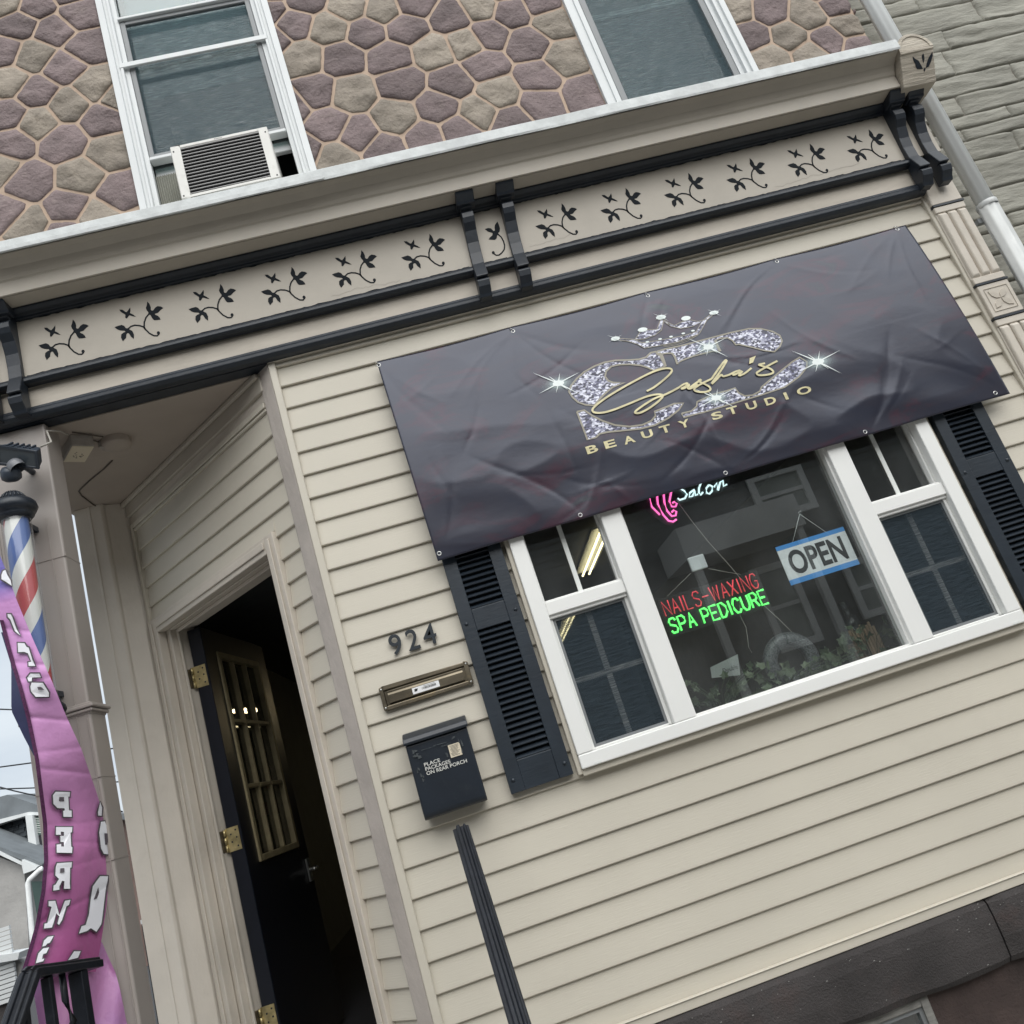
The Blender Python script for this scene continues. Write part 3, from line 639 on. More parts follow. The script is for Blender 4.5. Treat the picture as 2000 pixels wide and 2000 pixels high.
MB().box(1.044,1.548,.03,.034,.144,.40).build('pane',m_glass,bf)
MB().box(1.0,1.6,.5,.52,0,.45).build('cellar_backing',m_dark,bf)
sp=MB(); rr=random.Random(5)
for i in range(70):
    x=rr.uniform(.7,2.1); z=.650-abs(rr.gauss(0,.022)) if rr.random()<.7 else rr.uniform(.47,.64); s=rr.uniform(.0004,.0016)
    y=-.014 if z>.645 else (-.030 if z>.62 else -.040)
    sp.add([(x-s*2,y,z-s),(x+s*2,y-.001,z-s*.6),(x+s*1.6,y,z+s),(x-s,y-.001,z+s)],[(0,1,2,3)])
o=sp.build('paint_flecks',m_speck,house); o['kind']='stuff'

# interior shells
rm=MB(); cpl=[(.08,.10),(3.1,.10),(3.1,9.6),(-1.2,9.6),(-1.2,1.34)]; rm.prism([(x,y,3.0) for x,y in cpl],[(x,y,3.05) for x,y in cpl]); rm.box(-1.2,3.1,9.5,9.6,.5,3.05); rm.box(-1.235,-1.2,1.34,9.6,.5,3.05); rm.box(3.1,3.2,.03,9.6,.5,3.05)
rm.box(.0,.66,.05,.10,.62,3.0); rm.box(2.56,3.1,.05,.10,.62,3.0); rm.box(.66,2.56,.05,.10,.62,1.49); rm.box(.66,2.56,.05,.10,2.70,3.0)
rm.build('shop_interior_wall',m_dark,house)
MB().prism([(x,y,.55) for x,y in cpl],[(x,y,.62) for x,y in cpl]).build('shop_floor',m_floor,house)
MB().box(.70,2.52,.10,.42,1.44,1.47).build('window_shelf',m_floor,house)

# door leaf, opened inward
AZ=radians(84.0); Hh=Vector((-.765,.945,0)); LX=Vector((cos(AZ),sin(AZ),0)); LN=Vector((-sin(AZ),cos(AZ),0))
def lf(p): return Hh+LX*p.x+LN*p.y+Vector((0,0,p.z))
d=MB(); d.box(0,.14,0,.066,.64,2.655); d.box(.72,.86,0,.066,.64,2.655); d.box(.14,.72,0,.066,.64,1.52); d.box(.14,.72,0,.066,2.545,2.655)
door=d.build('front_door',m_navyd,house,xf=lf,bevel=.003)
g=MB(); frame_rect(g,.14,.72,1.52,2.545,.030,-.010,.070)
for k in (1,2): g.box(.17+.52*k/3-.009,.17+.52*k/3+.009,-.004,.05,1.55,2.515); 
for k in (1,2):
    zz=1.55+.965*k/3
    for q in range(3): g.box(.17+.52*q/3+.0091,.17+.52*(q+1)/3-.0091,-.006,.05,zz-.010,zz+.010)
g.build('door_lite_frame',m_came,door,xf=lf,bevel=.003)
MB().box(.17,.69,.018,.024,1.55,2.515).build('door_glass',m_dglass,door,xf=lf)
k=MB(); k.box(.775,.825,-.012,-.001,1.33,1.45); k.tube([(.80,-.012,1.39),(.80,-.055,1.39)],.010,10); k.tube([(.80,-.055,1.39),(.72,-.058,1.39)],.008,8); k.build('door_handle',m_steel,door,xf=lf,bevel=.002)
for zz in (2.42,1.655,.90):
    hg=MB(); 
    for q in range(3): hg.tube([(-.008,.074,zz-.05+.034*q),(-.008,.074,zz-.05+.034*q+.031)],.0065,10)
    hg.box(-.0035,-.0005,.010,.072,zz-.052,zz+.052)
    hh=hg.build('hinge',m_brass,door,xf=lf)
    for (u,v) in ((.024,.036),(.048,.022),(.024,.004),(.048,-.012),(.024,-.034)): MB().box(-.0046,-.0034,u-.0035,u+.0035,zz+v-.0035,zz+v+.0035).build('hinge_screw',m_ink,hh,xf=lf)
    MB().box(-1.1688,-1.1665,.078,.118,zz-.047,zz+.047).build('hinge_leaf',m_slot,house,xf=dg)

# ================================================================== THINGS ON AND ROUND THE HOUSE
# banner ------------------------------------------------------------
GT=[(740,714),(1002,648),(1265,579),(1517,512),(1752,449)]; GB=[(858,1082),(1133,1007),(1416,925),(1688,845),(1942,769)]
GP=[]
for (x,y) in GT: p=atY(x,y,-.034); GP.append((p.x,p.z,1))
for (x,y) in GB: p=atY(x,y,-.058); GP.append((p.x,p.z,-1))
BX0,BX1,BZ0,BZ1=.405,2.862,2.378,3.278
BX0_,BX1_,BZ0_=BX0,BX1,BZ0
_cr=random.Random(17); CRS=[]
def crease(x0,z0,x1,z1,w,h): 
    l=math.hypot(x1-x0,z1-z0); CRS.append((x0,z0,(x1-x0)/l,(z1-z0)/l,l,w,h))
for gx,gz,sg in GP:
    for k in range(5):
        a_=(-pi/2 if sg>0 else pi/2)+_cr.uniform(-1.15,1.15); l_=_cr.uniform(.18,.48)
        crease(gx,gz,gx+cos(a_)*l_,gz+sin(a_)*l_,_cr.uniform(.006,.018),_cr.choice((-1,1))*_cr.uniform(.0008,.0024))
for k in range(30):
    x_,z_=_cr.uniform(BX0_,BX1_),BZ0_+.85*_cr.random()**1.7; a_=_cr.gauss(.45,.45) if _cr.random()<.7 else _cr.gauss(-.6,.5); l_=_cr.uniform(.10,.40)
    crease(x_,z_,x_+cos(a_)*l_,z_+sin(a_)*l_,_cr.uniform(.004,.012),_cr.choice((-1,1))*_cr.uniform(.0006,.0022))
def wr(x,z):
    s=0
    for (cx,cz,ux,uz,l,w,h) in CRS:
        dx,dz=x-cx,z-cz; t=dx*ux+dz*uz
        if t<-.08 or t>l+.08: continue
        d=-dx*uz+dz*ux+.02*sin(t*9)
        if abs(d)>w*6: continue
        e=max(0,min(1,(t+.05)/.12))*max(0,min(1,(l+.05-t)/.14))
        s+=h*e*exp(-(abs(d)/w))
    q=Vector((x*1.5+z*.9,z*2.3-x*.8,.3)); s+=.0055*noise.noise(q)
    t=(x-BX0)/(BX1-BX0); u=(z-BZ0)/(BZ1-BZ0)
    # soft horizontal swag under the hem and loose lower third
    q=Vector((x*2.6-z*1.2,z*5+x*1.5,7.7)); s+=.0055*(1-abs(noise.noise(q))*2.2)*(.25+.75*max(0,1-u*1.6))
    ed=min(1,min(t,1-t)*14+.15)*min(1,min(u,1-u)*9+.25)
    return s*ed
def by(x,z):
    u=(z-BZ0)/(BZ1-BZ0); belly=-.012*sin(pi*max(0,min(1,u)))
    return -.030-.030*(1-max(0,min(1,u)))**.7+belly+wr(x,z)*-1.0-.004
def bedge(x,z):      # scalloped hems between grommets
    u=(z-BZ0)/(BZ1-BZ0)
    gx=[g[0] for g in (GP[:5] if u>.5 else GP[5:])]
    s=0
    for a,b_ in zip(gx,gx[1:]):
        if a<=x<=b_: s=sin(pi*(x-a)/(b_-a))*.008
    return -s*(u if u>.5 else -(1-u)) if u>.5 else s*.3*(1-u)
banner=thing('banner','large dark purple vinyl banner with diamond monogram, crown and gold lettering hung across the siding','banner')
NX,NZ=300,112; vs=[]
for i in range(NX+1):
    for k in range(NZ+1):
        x=BX0+(BX1-BX0)*i/NX; z=BZ0+(BZ1-BZ0)*k/NZ; zz=z+bedge(x,z); xx=x+(.014*(1-k/NZ) if i>NX*.5 else .014*(1-k/NZ))*(i/NX*2.2+.6)
        vs.append((xx,by(x,z),zz))
b=MB().add(vs,[(i*(NZ+1)+k,(i+1)*(NZ+1)+k,(i+1)*(NZ+1)+k+1,i*(NZ+1)+k+1) for i in range(NX) for k in range(NZ)],0,True)
m_ban=bpy.data.materials.new('dark_purple_vinyl'); m_ban.use_nodes=True; N,L=m_ban.node_tree.nodes,m_ban.node_tree.links
bs=N['Principled BSDF']; bs.inputs['Roughness'].default_value=.30; bs.inputs['Specular IOR Level'].default_value=.60; bs.inputs['Specular Tint'].default_value=(.84,.88,1,1); bs.inputs['Coat Roughness'].default_value=.2
tc=N.new('ShaderNodeTexCoord'); mp=N.new('ShaderNodeMapping'); mp.inputs['Rotation'].default_value=(0,.4,0); mp.inputs['Scale'].default_value=(1.5,1,3.2); L.new(tc.outputs['Object'],mp.inputs[0])
n1=N.new('ShaderNodeTexNoise'); n1.inputs['Scale'].default_value=1.9; n1.inputs['Detail'].default_value=7; n1.inputs['Roughness'].default_value=.6; n1.inputs['Distortion'].default_value=.8; L.new(mp.outputs[0],n1.inputs['Vector'])
rp=N.new('ShaderNodeValToRGB'); el=rp.color_ramp.elements; el[0].position=.36; el[0].color=(.022,.024,.038,1); el[1].position=.74; el[1].color=(.034,.042,.038,1)
e=el.new(.52); e.color=(.024,.023,.034,1); e=el.new(.61); e.color=(.046,.019,.030,1); e=el.new(.66); e.color=(.026,.024,.032,1)
L.new(n1.outputs['Fac'],rp.inputs[0]); L.new(rp.outputs[0],bs.inputs['Base Color'])
nb=N.new('ShaderNodeTexNoise'); nb.inputs['Scale'].default_value=9; nb.inputs['Detail'].default_value=5; L.new(mp.outputs[0],nb.inputs['Vector'])
bpn=N.new('ShaderNodeBump'); bpn.inputs['Strength'].default_value=.04; bpn.inputs['Distance'].default_value=.01; L.new(nb.outputs['Fac'],bpn.inputs['Height']); L.new(bpn.outputs[0],bs.inputs['Normal'])
o=b.build('banner_sheet',m_ban,banner); sl=o.modifiers.new('t','SOLIDIFY'); sl.thickness=.0012; sl.offset=1
for gx,gz,sg in GP:
    g=MB(); n=16
    for k in range(n):
        a,c_=2*pi*k/n,2*pi*(k+1)/n
        ring=lambda an:[(gx+r*cos(an),by(gx,gz)-.0012-h,gz+r*sin(an)) for r,h in ((.0052,0),(.0062,.0016),(.0080,.0016),(.0092,0))]
        A,B2=ring(a),ring(c_); g.add(A+B2,[(i,i+1,5+i,4+i) for i in range(3)],0,True)
    o=g.build('grommet',m_steel,banner)
    if sg>0:
        MB().tube([(gx-.004,by(gx,gz)-.004,gz+.004),(gx-.003,by(gx,gz)-.009,gz+.010),(gx-.009,by(gx,gz)-.006,gz+.016),(gx-.012,.0,gz+.016)],.0016,6).build('screw_hook',m_steel,banner)
Z1=(1100,580,330);Z2=(1090,620,270);Z3=(1330,600,300);Z0=(1050,580,650)
def onB(o,x,y):
    px,py=crop(o,x,y); yy=-.05
    for _ in range(4):
        p=atY(px,py,yy); yy=by(p.x-.014*(1-(p.z-BZ0)/(BZ1-BZ0))*((p.x-BX0)/2.45*2.2+.6),p.z)
    return (p.x,p.z)
def bsurf(x,z): return by(x-.014*(1-(z-BZ0)/(BZ1-BZ0))*((x-BX0)/2.45*2.2+.6),z)
def decal(name,polys,mt,off,parent=banner,cell=.03):
    bm=bmesh.new()
    for P in polys:
        P=[Vector((x,0,z)) for x,z in P]
        vs_=[bm.verts.new(p) for p in P]
        for t in tessellate_polygon([P]):
            try: bm.faces.new([vs_[i] for i in t])
            except ValueError: pass
    xs_=[v.co.x for v in bm.verts]; zs_=[v.co.z for v in bm.verts]
    for ax,lo,hi in ((0,min(xs_),max(xs_)),(2,min(zs_),max(zs_))):
        n=int((hi-lo)/cell)
        for k in range(1,n+1):
            co=Vector((0,0,0)); no=Vector((0,0,0)); co[ax]=lo+(hi-lo)*k/(n+1); no[ax]=1
            bmesh.ops.bisect_plane(bm,geom=bm.verts[:]+bm.edges[:]+bm.faces[:],plane_co=co,plane_no=no)
    for v in bm.verts: v.co.y=bsurf(v.co.x,v.co.z)-off
    for f in bm.faces:
        if f.normal.y>0: f.normal_flip()
    me=bpy.data.meshes.new(name); bm.to_mesh(me); bm.free(); me.materials.append(mt)
    o=bpy.data.objects.new(name,me); COL.objects.link(o); o.parent=parent; return o
def strips(pts,w):
    # smooth the traced line, give it width
    P=[pts[0]]
    for i in range(len(pts)-1):
        p0,p1,p2,p3=pts[max(i-1,0)],pts[i],pts[i+1],pts[min(i+2,len(pts)-1)]
        for k in range(1,5):
            t=k/4; P.append(tuple(.5*((2*p1[a])+(-p0[a]+p2[a])*t+(2*p0[a]-5*p1[a]+4*p2[a]-p3[a])*t*t+(-p0[a]+3*p1[a]-3*p2[a]+p3[a])*t**3) for a in (0,1)))
    L_,R_=strip2(P,w); return [[L_[i],L_[i+1],R_[i+1],R_[i]] for i in range(len(P)-1)]
m_gold=mat('printed_gold',(.62,.56,.33),.4,var=.25,vscale=14,stretch=(1,1,3),col2=None)
m_goldl=mat('printed_pale_gold_line',(.30,.275,.215),.4)
m_star=mat('printed_white_glint',(.82,.88,.86),.5)
m_halo=mat('printed_glow',(.28,.36,.38),.5)
m_dia=bpy.data.materials.new('printed_diamond_glitter'); m_dia.use_nodes=True; N,L=m_dia.node_tree.nodes,m_dia.node_tree.links
bs=N['Principled BSDF']; bs.inputs['Roughness'].default_value=.4; tc=N.new('ShaderNodeTexCoord'); mp=N.new('ShaderNodeMapping'); mp.inputs['Scale'].default_value=(95,1,150); mp.inputs['Rotation'].default_value=(0,.3,0); L.new(tc.outputs['Object'],mp.inputs[0])
vo=N.new('ShaderNodeTexVoronoi'); vo.inputs['Scale'].default_value=1; vo.inputs['Randomness'].default_value=1; L.new(mp.outputs[0],vo.inputs['Vector'])
rp=N.new('ShaderNodeValToRGB'); el=rp.color_ramp.elements; el[0].position=.15; el[0].color=(.035,.035,.06,1); el[1].position=.85; el[1].color=(.75,.76,.86,1); e=el.new(.5); e.color=(.16,.16,.26,1)
sx=N.new('ShaderNodeSeparateColor'); L.new(vo.outputs['Color'],sx.inputs[0]); L.new(sx.outputs[0],rp.inputs[0]); L.new(rp.outputs[0],bs.inputs['Base Color'])
def T(o,pts): return [onB(o,x,y) for x,y in pts]
S_up=T(Z2,[(150,1040),(185,950),(260,860),(360,770),(500,690),(640,635),(800,605),(1000,600),(1130,590),(1230,560),(1290,500),(1360,482),(1385,525),(1420,532),(1490,690),(1330,745),(1250,705),(1150,675),(1000,660),(850,665),(740,690),(670,760),(655,830),(700,890),(770,915),(930,915),(760,980),(640,1080),(500,1235),(380,1225),(280,1190),(200,1120)])
S_lo=T(Z2,[(262,1322),(365,1300),(480,1380),(620,1450),(800,1510),(1000,1530),(1180,1505),(1300,1450),(1360,1380),(1345,1320),(1500,1260),(1620,1210),(1750,1200),(1680,1300),(1540,1410),(1350,1510),(1150,1560),(950,1580),(700,1605),(580,1630),(530,1680),(410,1715)])
B_up=T(Z2,[(1375,482),(1500,445),(1717,400)])+T(Z3,[(300,410),(600,330),(850,275),(1000,275),(1150,310),(1240,360),(1270,430),(1240,500),(1170,565),(1050,550),(900,510),(720,470),(690,480),(640,420),(580,390),(500,395),(430,420),(480,560),(380,560),(150,620)])+T(Z2,[(1717,610),(1660,655),(1630,540),(1590,505),(1520,505),(1400,525)])
B_lo=T(Z3,[(5,1340),(30,1390),(300,1320),(700,1200),(1000,1110),(1300,1010),(1480,880),(1580,760),(1580,690),(1490,635),(1400,690),(1260,800),(1080,950),(1010,1010),(990,1060),(900,1110),(800,1120),(720,1080),(680,1020),(560,1060),(400,1100),(200,1195),(195,1250),(130,1310)])
C1=T(Z1,[(650,478),(820,490),(900,530),(1100,500),(1400,440),(1520,400),(1545,430),(1300,520),(1100,560),(930,590),(850,545),(740,510),(650,500)])
C2=T(Z1,[(820,490),(880,400),(960,380),(1070,375),(1110,270),(1150,265),(1120,385),(1050,440),(930,485)])
C3=T(Z1,[(1150,265),(1200,300),(1270,330),(1350,290),(1440,265),(1540,285),(1600,270),(1700,190),(1720,200),(1640,270),(1550,430),(1520,400),(1580,290),(1480,340),(1340,365),(1230,340),(1150,285)])
C4=T(Z1,[(1140,565),(1250,545),(1400,500),(1520,450),(1540,440),(1420,510),(1300,550),(1180,572)])
decal('monogram_letter_s',[S_up,S_lo],m_dia,.0022); decal('monogram_letter_b',[B_up,B_lo],m_dia,.0024)
decal('crown',[C1,C2,C3],m_dia,.0024,cell=.03)
gl=[]
for P,w in ((S_up,.0075),(S_lo,.0075),(B_up,.0065),(B_lo,.0065),(C1,.003),(C2,.003),(C3,.003),(C4,.002)):
    Q=P+[P[0]]; L_,R_=strip2(Q,w); gl+=[[L_[i],L_[i+1],R_[i+1],R_[i]] for i in range(len(Q)-1)]
gl+=strips(T(Z2,[(1385,520),(1440,520),(1500,690)]),.010)+strips(T(Z2,[(1590,505),(1630,560),(1665,660)]),.009)+strips(T(Z3,[(430,420),(450,480),(490,560)]),.012)
decal('gold_outline',gl,m_goldl,.0034)
def ell(o,x,y,a,b_,n=18,rot=-.15): return [onB(o,x+a*cos(t)*cos(rot)-b_*sin(t)*sin(rot),y+a*cos(t)*sin(rot)+b_*sin(t)*cos(rot)) for t in [2*pi*k/n for k in range(n)]]
jw=[ell(Z1,595,482,52,24),ell(Z1,905,380,56,25),ell(Z1,1115,238,58,26),ell(Z1,1400,250,54,26),ell(Z1,1720,186,54,22)]+[ell(Z1,x,y,22,10,10) for x,y in ((960,520),(1105,487),(1230,460),(1370,423),(1480,392))]
decal('crown_jewel',jw,m_star,.0046)
ha=[]; sts_=[]
for (x,y,s) in ((120,505,1.0),(990,295,.9),(1035,590,.9),(1625,380,1.05),(450,245,.32),(715,120,.32),(1025,95,.3)):
    st=[]; sts_.append(st)
    if s>.5: st.append(ell(Z0,x,y,34*s,17*s,14)); ha.append(ell(Z0,x,y,100*s,48*s,22))
    for (dx,dy) in ((-150,-62),(130,66),(-115,62),(125,-66),(8,-62),(-14,58),(-60,-44),(60,40)):
        dx,dy=dx*s,dy*s; l=math.hypot(dx,dy); nx,ny=-dy/l*4.5*s,dx/l*4.5*s
        st.append([onB(Z0,x+nx,y+ny),onB(Z0,x+dx,y+dy),onB(Z0,x-nx,y-ny)])
m_halo=bpy.data.materials.new('printed_soft_glow'); m_halo.use_nodes=True; N,L=m_halo.node_tree.nodes,m_halo.node_tree.links; N.remove(N['Principled BSDF'])
at_=N.new('ShaderNodeAttribute'); at_.attribute_name='fade'; tr_=N.new('ShaderNodeBsdfTransparent'); df_=N.new('ShaderNodeBsdfDiffuse'); df_.inputs[0].default_value=(.72,.86,.86,1); mx_=N.new('ShaderNodeMixShader')
L.new(at_.outputs['Fac'],mx_.inputs[0]); L.new(tr_.outputs[0],mx_.inputs[1]); L.new(df_.outputs[0],mx_.inputs[2]); L.new(mx_.outputs[0],N['Material Output'].inputs['Surface'])
for q_ in ha:
    cx_=sum(p[0] for p in q_)/len(q_); cz_=sum(p[1] for p in q_)/len(q_); vs=[(cx_,cz_,.95)]
    for f_,al in ((.3,.60),(.55,.25),(.8,.08),(1.15,0)): vs+=[(cx_+(x-cx_)*f_,cz_+(z-cz_)*f_,al) for x,z in q_]
    n_=len(q_); fs=[(0,1+k,1+(k+1)%n_) for k in range(n_)]+[(1+l*n_+k,1+(l+1)*n_+k,1+(l+1)*n_+(k+1)%n_,1+l*n_+(k+1)%n_) for l in range(3) for k in range(n_)]
    me=bpy.data.meshes.new('glint_halo'); me.from_pydata([(x,bsurf(x,z)-.0052,z) for x,z,_ in vs],[],fs); me.materials.append(m_halo)
    at2=me.attributes.new('fade','FLOAT','POINT'); at2.data.foreach_set('value',[v[2] for v in vs])
    o=bpy.data.objects.new('glint_halo',me); COL.objects.link(o); o.parent=banner
for q_ in sts_: decal('star_glint',q_,m_star,.0064)
scr=[]
def sc_(o,pts,w): 
    global scr; scr+=strips(T(o,pts),w)
sc_(Z2,[(1235,1040),(1330,990),(1450,900),(1550,810),(1585,750),(1550,722),(1450,730),(1300,780),(1100,880),(900,990),(700,1110),(560,1210),(480,1290),(500,1335),(620,1340),(800,1290),(1000,1210),(1250,1110),(1400,1085),(1460,1105),(1400,1180),(1280,1270),(1150,1340),(1075,1345),(1090,1310),(1200,1230),(1350,1140),(1460,1100),(1570,1050),(1680,990)],.0085)
sc_(Z2,[(1680,990),(1750,945),(1805,930),(1770,975),(1715,1005),(1760,1000),(1830,945),(1805,1000),(1860,1000),(1940,935)],.0075)
sc_(Z3,[(100,1025),(190,960),(250,920),(215,938),(280,970),(350,1010),(362,1050),(300,1075),(200,1070),(160,1042),(220,990),(380,910)],.0085)
sc_(Z3,[(380,910),(470,780),(545,685),(565,690),(480,830),(380,970),(430,930),(500,860),(525,880),(600,860)],.0085)
sc_(Z3,[(600,860),(680,820),(740,805),(690,850),(640,862),(720,835),(765,815),(720,870),(790,845),(880,775)],.008)
sc_(Z3,[(1205,685),(1100,740),(1000,800),(945,838),(980,865),(1100,855),(1155,825),(1110,780),(1000,745),(975,732),(1050,715)],.0085)
scr.append(T(Z3,[(850,725),(858,652),(935,620),(900,705)]))
decal('script_lettering',scr,m_gold,.0074)
# text helper
def text_polys(s,size=1.0,bold=0.0,xs=1.0,extr=0.0,space=1.0):
    cu=bpy.data.curves.new('t','FONT'); cu.body=s; cu.size=size; cu.offset=bold; cu.extrude=extr; cu.space_character=space; cu.resolution_u=4
    ob=bpy.data.objects.new('t',cu); COL.objects.link(ob); dgp=bpy.context.evaluated_depsgraph_get()
    me=bpy.data.meshes.new_from_object(ob.evaluated_get(dgp)); bpy.data.objects.remove(ob)
    vv=[(v.co.x*xs,v.co.y,v.co.z) for v in me.vertices]; ff=[tuple(p.vertices) for p in me.polygons]; bpy.data.meshes.remove(me)
    return vv,ff
def text_obj(name,s,x0,x1,z0,z1,y,mt,parent,bold=0.0,thick=0.0,xf=None,surf=None,fitx=True,shear=0):
    vv,ff=text_polys(s,1.0,bold,1.0,thick/max(z1-z0,1e-6)*.5 if thick else 0)
    ax,bx=min(v[0] for v in vv),max(v[0] for v in vv); az,bz=min(v[1] for v in vv),max(v[1] for v in vv)
    sz=(z1-z0)/(bz-az); sx=(x1-x0)/(bx-ax) if fitx else sz
    out=[]
    for a,b2,c2 in vv:
        X=x0+(a-ax)*sx; Z=z0+(b2-az)*sz; Y=(surf(X,Z) if surf else y)-c2*sz
        out.append((X+shear*(Z-z0),Y,Z))
    return MB().add(out,ff,0).build(name,mt,parent,xf=xf)
pB,pO=onB(Z0,290,890),onB(Z0,1590,560); letters=[('B',315,885),('E',420,855),('A',530,830),('U',635,798),('T',740,768),('Y',850,738),('S',1040,690),('T',1130,660),('U',1240,632),('D',1350,605),('I',1440,577),('O',1545,545)]
for ch_,x,y in letters:
    p=onB(Z0,x,y); hw=.0235 if ch_ not in 'IO' else (.007 if ch_=='I' else .032)
    text_obj('letter',ch_,p[0]-hw,p[0]+hw,p[1]-.0165,p[1]+.0165,0,m_gold,banner,bold=.03,surf=lambda X,Z:bsurf(X,Z)-.0036)

# house numbers --------------------------------------------------------
for ch_,a,b_ in (('9',292,370),('2',390,472),('4',495,571)):
    zz={'9':(1640,1738),'2':(1606,1710),'4':(1572,1672)}[ch_]
    pa=atY(*crop(R5,a,zz[0]+25),-.006); pb=atY(*crop(R5,b_,zz[0]+25),-.006)
    x0_={'9':.152,'2':.218,'4':.281}[ch_]; x1_={'9':.198,'2':.263,'4':.331}[ch_]
    o=text_obj('house_number',ch_,x0_,x1_,2.089,2.168,-.0075,m_num,None,bold=.008,thick=.006)
    tag(o,{'9':'black metal digit 9, first of the three house numbers','2':'black metal digit 2 between the 9 and the 4','4':'black metal digit 4, nearest the window shutter'}[ch_],'house number','black house numbers 924 on the siding')
# mail slot -------------------------------------------------------------
ms_=thing('mail_slot','aged brass mail slot with a white barcode label below the house numbers','mail slot')
b=MB(); frame_rect(b,.073,.414,1.905,1.990,.014,-.016,-.0); b.box(.087,.4,-.008,0,1.919,1.976); b.build('slot_plate',m_slot,ms_,bevel=.003,seg=2)
MB().xprof([(-.009,1.924),(-.019,1.926),(-.020,1.955),(-.016,1.962),(-.017,1.970),(-.009,1.973)],.100,.387).build('slot_flap',m_slot,ms_,bevel=.002)
lb=MB().box(.190,.292,-.0212,-.0195,1.930,1.953).build('barcode_label',m_label,ms_)
bc=MB(); rr=random.Random(2)
for k in range(26): 
    x=.226+k*.0021; bc.box(x,x+rr.choice((.0006,.0011,.0014)),-.0217,-.0212,1.938,1.946)
bc.xzpoly([(.197,1.938),(.207,1.938),(.212,1.947),(.199,1.948)],-.0217,-.0212)
bc.box(.232,.276,-.0217,-.0212,1.9485,1.9495); bc.build('barcode',m_ink,lb)
for x in (.081,.406):
    for z in (1.913,1.982):
        s=MB(); s.lathe([(0,.003),(.003,.0025),(.004,0)],0,0,10); s.v=[(x+a,-.0158-c2,z+b2) for a,b2,c2 in s.v]; s.build('slot_screw',m_steel,ms_)
# mailbox -----------------------------------------------------------------
mb=thing('mailbox','black wall mailbox with lettering PLACE PACKAGES ON REAR PORCH and a cream sticker','mailbox')
MB().xprof([(-.003,1.790),(-.003,1.512),(-.012,1.500),(-.085,1.500),(-.097,1.508),(-.100,1.520),(-.094,1.757),(-.055,1.778)],.119,.344).build('mailbox_body',m_mailb,mb,bevel=.006,seg=2)
MB().xprof([(-.002,1.806),(-.055,1.800),(-.100,1.781),(-.106,1.765),(-.103,1.757),(-.097,1.768),(-.055,1.786),(-.002,1.792)],.115,.350).build('mailbox_lid',m_mailb,mb,bevel=.002)
MB().box(.262,.304,-.0998,-.0965,1.672,1.716).build('cream_sticker',m_cream,mb)
tx=MB(); rr=random.Random(9)
for k in range(9): tx.box(.266+rr.uniform(0,.005),.300-rr.uniform(0,.012),-.1002,-.0998,1.677+k*.0042,1.6783+k*.0042)
tx.build('sticker_print',m_ink,mb)
def MBx(x,y,d=-.1): p=atY(*crop((730,1280,350),x*350/250*0+x,y),d); return p
for s_,xa,xb,z0_ in (('PLACE',.166,.223,1.6715),('PACKAGES',.166,.256,1.6565),('ON REAR PORCH',.166,.312,1.6415)):
    text_obj('sticker_lettering',s_,xa,xb,z0_,z0_+.0125,-.1012,m_stick,mb,bold=.012)
tp=MB(); rr=random.Random(4)
for (x,z,w,h) in ((.14,1.722,.02,.02),(.152,1.71,.03,.018),(.29,1.735,.03,.010),(.20,1.728,.08,.004),(.258,1.72,.05,.006),(.306,1.69,.012,.05),(.25,1.672,.01,.04),(.14,1.655,.012,.035),(.15,1.632,.012,.02)):
    for q in range(5):
        a,c_=x+rr.uniform(-w,w)*.4,z+rr.uniform(-h,h)*.5; s=rr.uniform(.2,.5)
        tp.add([(a,-.1000,c_),(a+w*s,-.1001,c_+rr.uniform(-.002,.002)),(a+w*s,-.1001,c_+h*s*.5),(a+rr.uniform(0,.003),-.1001,c_+h*s)],[(0,1,2,3)])
tp.build('tape_residue',m_tape,mb)
# window air conditioner -----------------------------------------------------
ac=thing('window_air_conditioner','white window air conditioner with dark rear grille in the upper left window','air conditioner')
ca=[atY(*crop(R1,x,y),-.13) for x,y in ((908,795),(1435,678),(1515,955),(985,1070))]
ax0,ax1,az0,az1=-.212,.236,4.155,4.475
k_=.94
xa,xb=sum((ca[0].x,ca[3].x))/2,sum((ca[1].x,ca[2].x))/2; zt_=(ca[0].z+ca[1].z)/2; zb_=(ca[2].z+ca[3].z)/2
print('AC',[tuple(round(c,3) for c in q) for q in ca])
b=MB(); b.box(xa,xb,-.112,.30,zb_,zt_); b.build('ac_case',m_ac,ac,bevel=.004,seg=2)
b=MB(); w_=.040; b.box(xa,xa+w_,-.130,-.1125,zb_,zt_); b.box(xb-w_,xb,-.130,-.1125,zb_,zt_); b.box(xa+w_,xb-w_,-.130,-.1125,zt_-.018,zt_); b.box(xa+w_,xb-w_,-.130,-.1125,zb_,zb_+.016)
b.build('ac_rear_panel',m_ac,ac,bevel=.003)
MB().box(xa+w_,xb-w_,-.118,-.1121,zb_+.016,zt_-.018).build('ac_coil',m_acfin,ac)
n=15
for k in range(n):
    z=zb_+.020+(zt_-zb_-.042)*k/(n-1); MB().xprof([(-.129,z-.0016),(-.129,z+.0016),(-.119,z+.0045),(-.119,z+.002)],xa+w_,xb-w_).build('ac_louver',m_aclv,ac)
text_obj('ac_nameplate','Haier',(xa+xb)/2-.020,(xa+xb)/2+.016,zt_-.012,zt_-.005,-.1306,m_ink,ac)
for x in (xa+.012,xb-.012):
    for z in (zb_+.014,zt_-.03): MB().box(x-.003,x+.003,-.1315,-.1298,z-.003,z+.003).build('ac_screw',m_ink,ac)
b=MB(); 
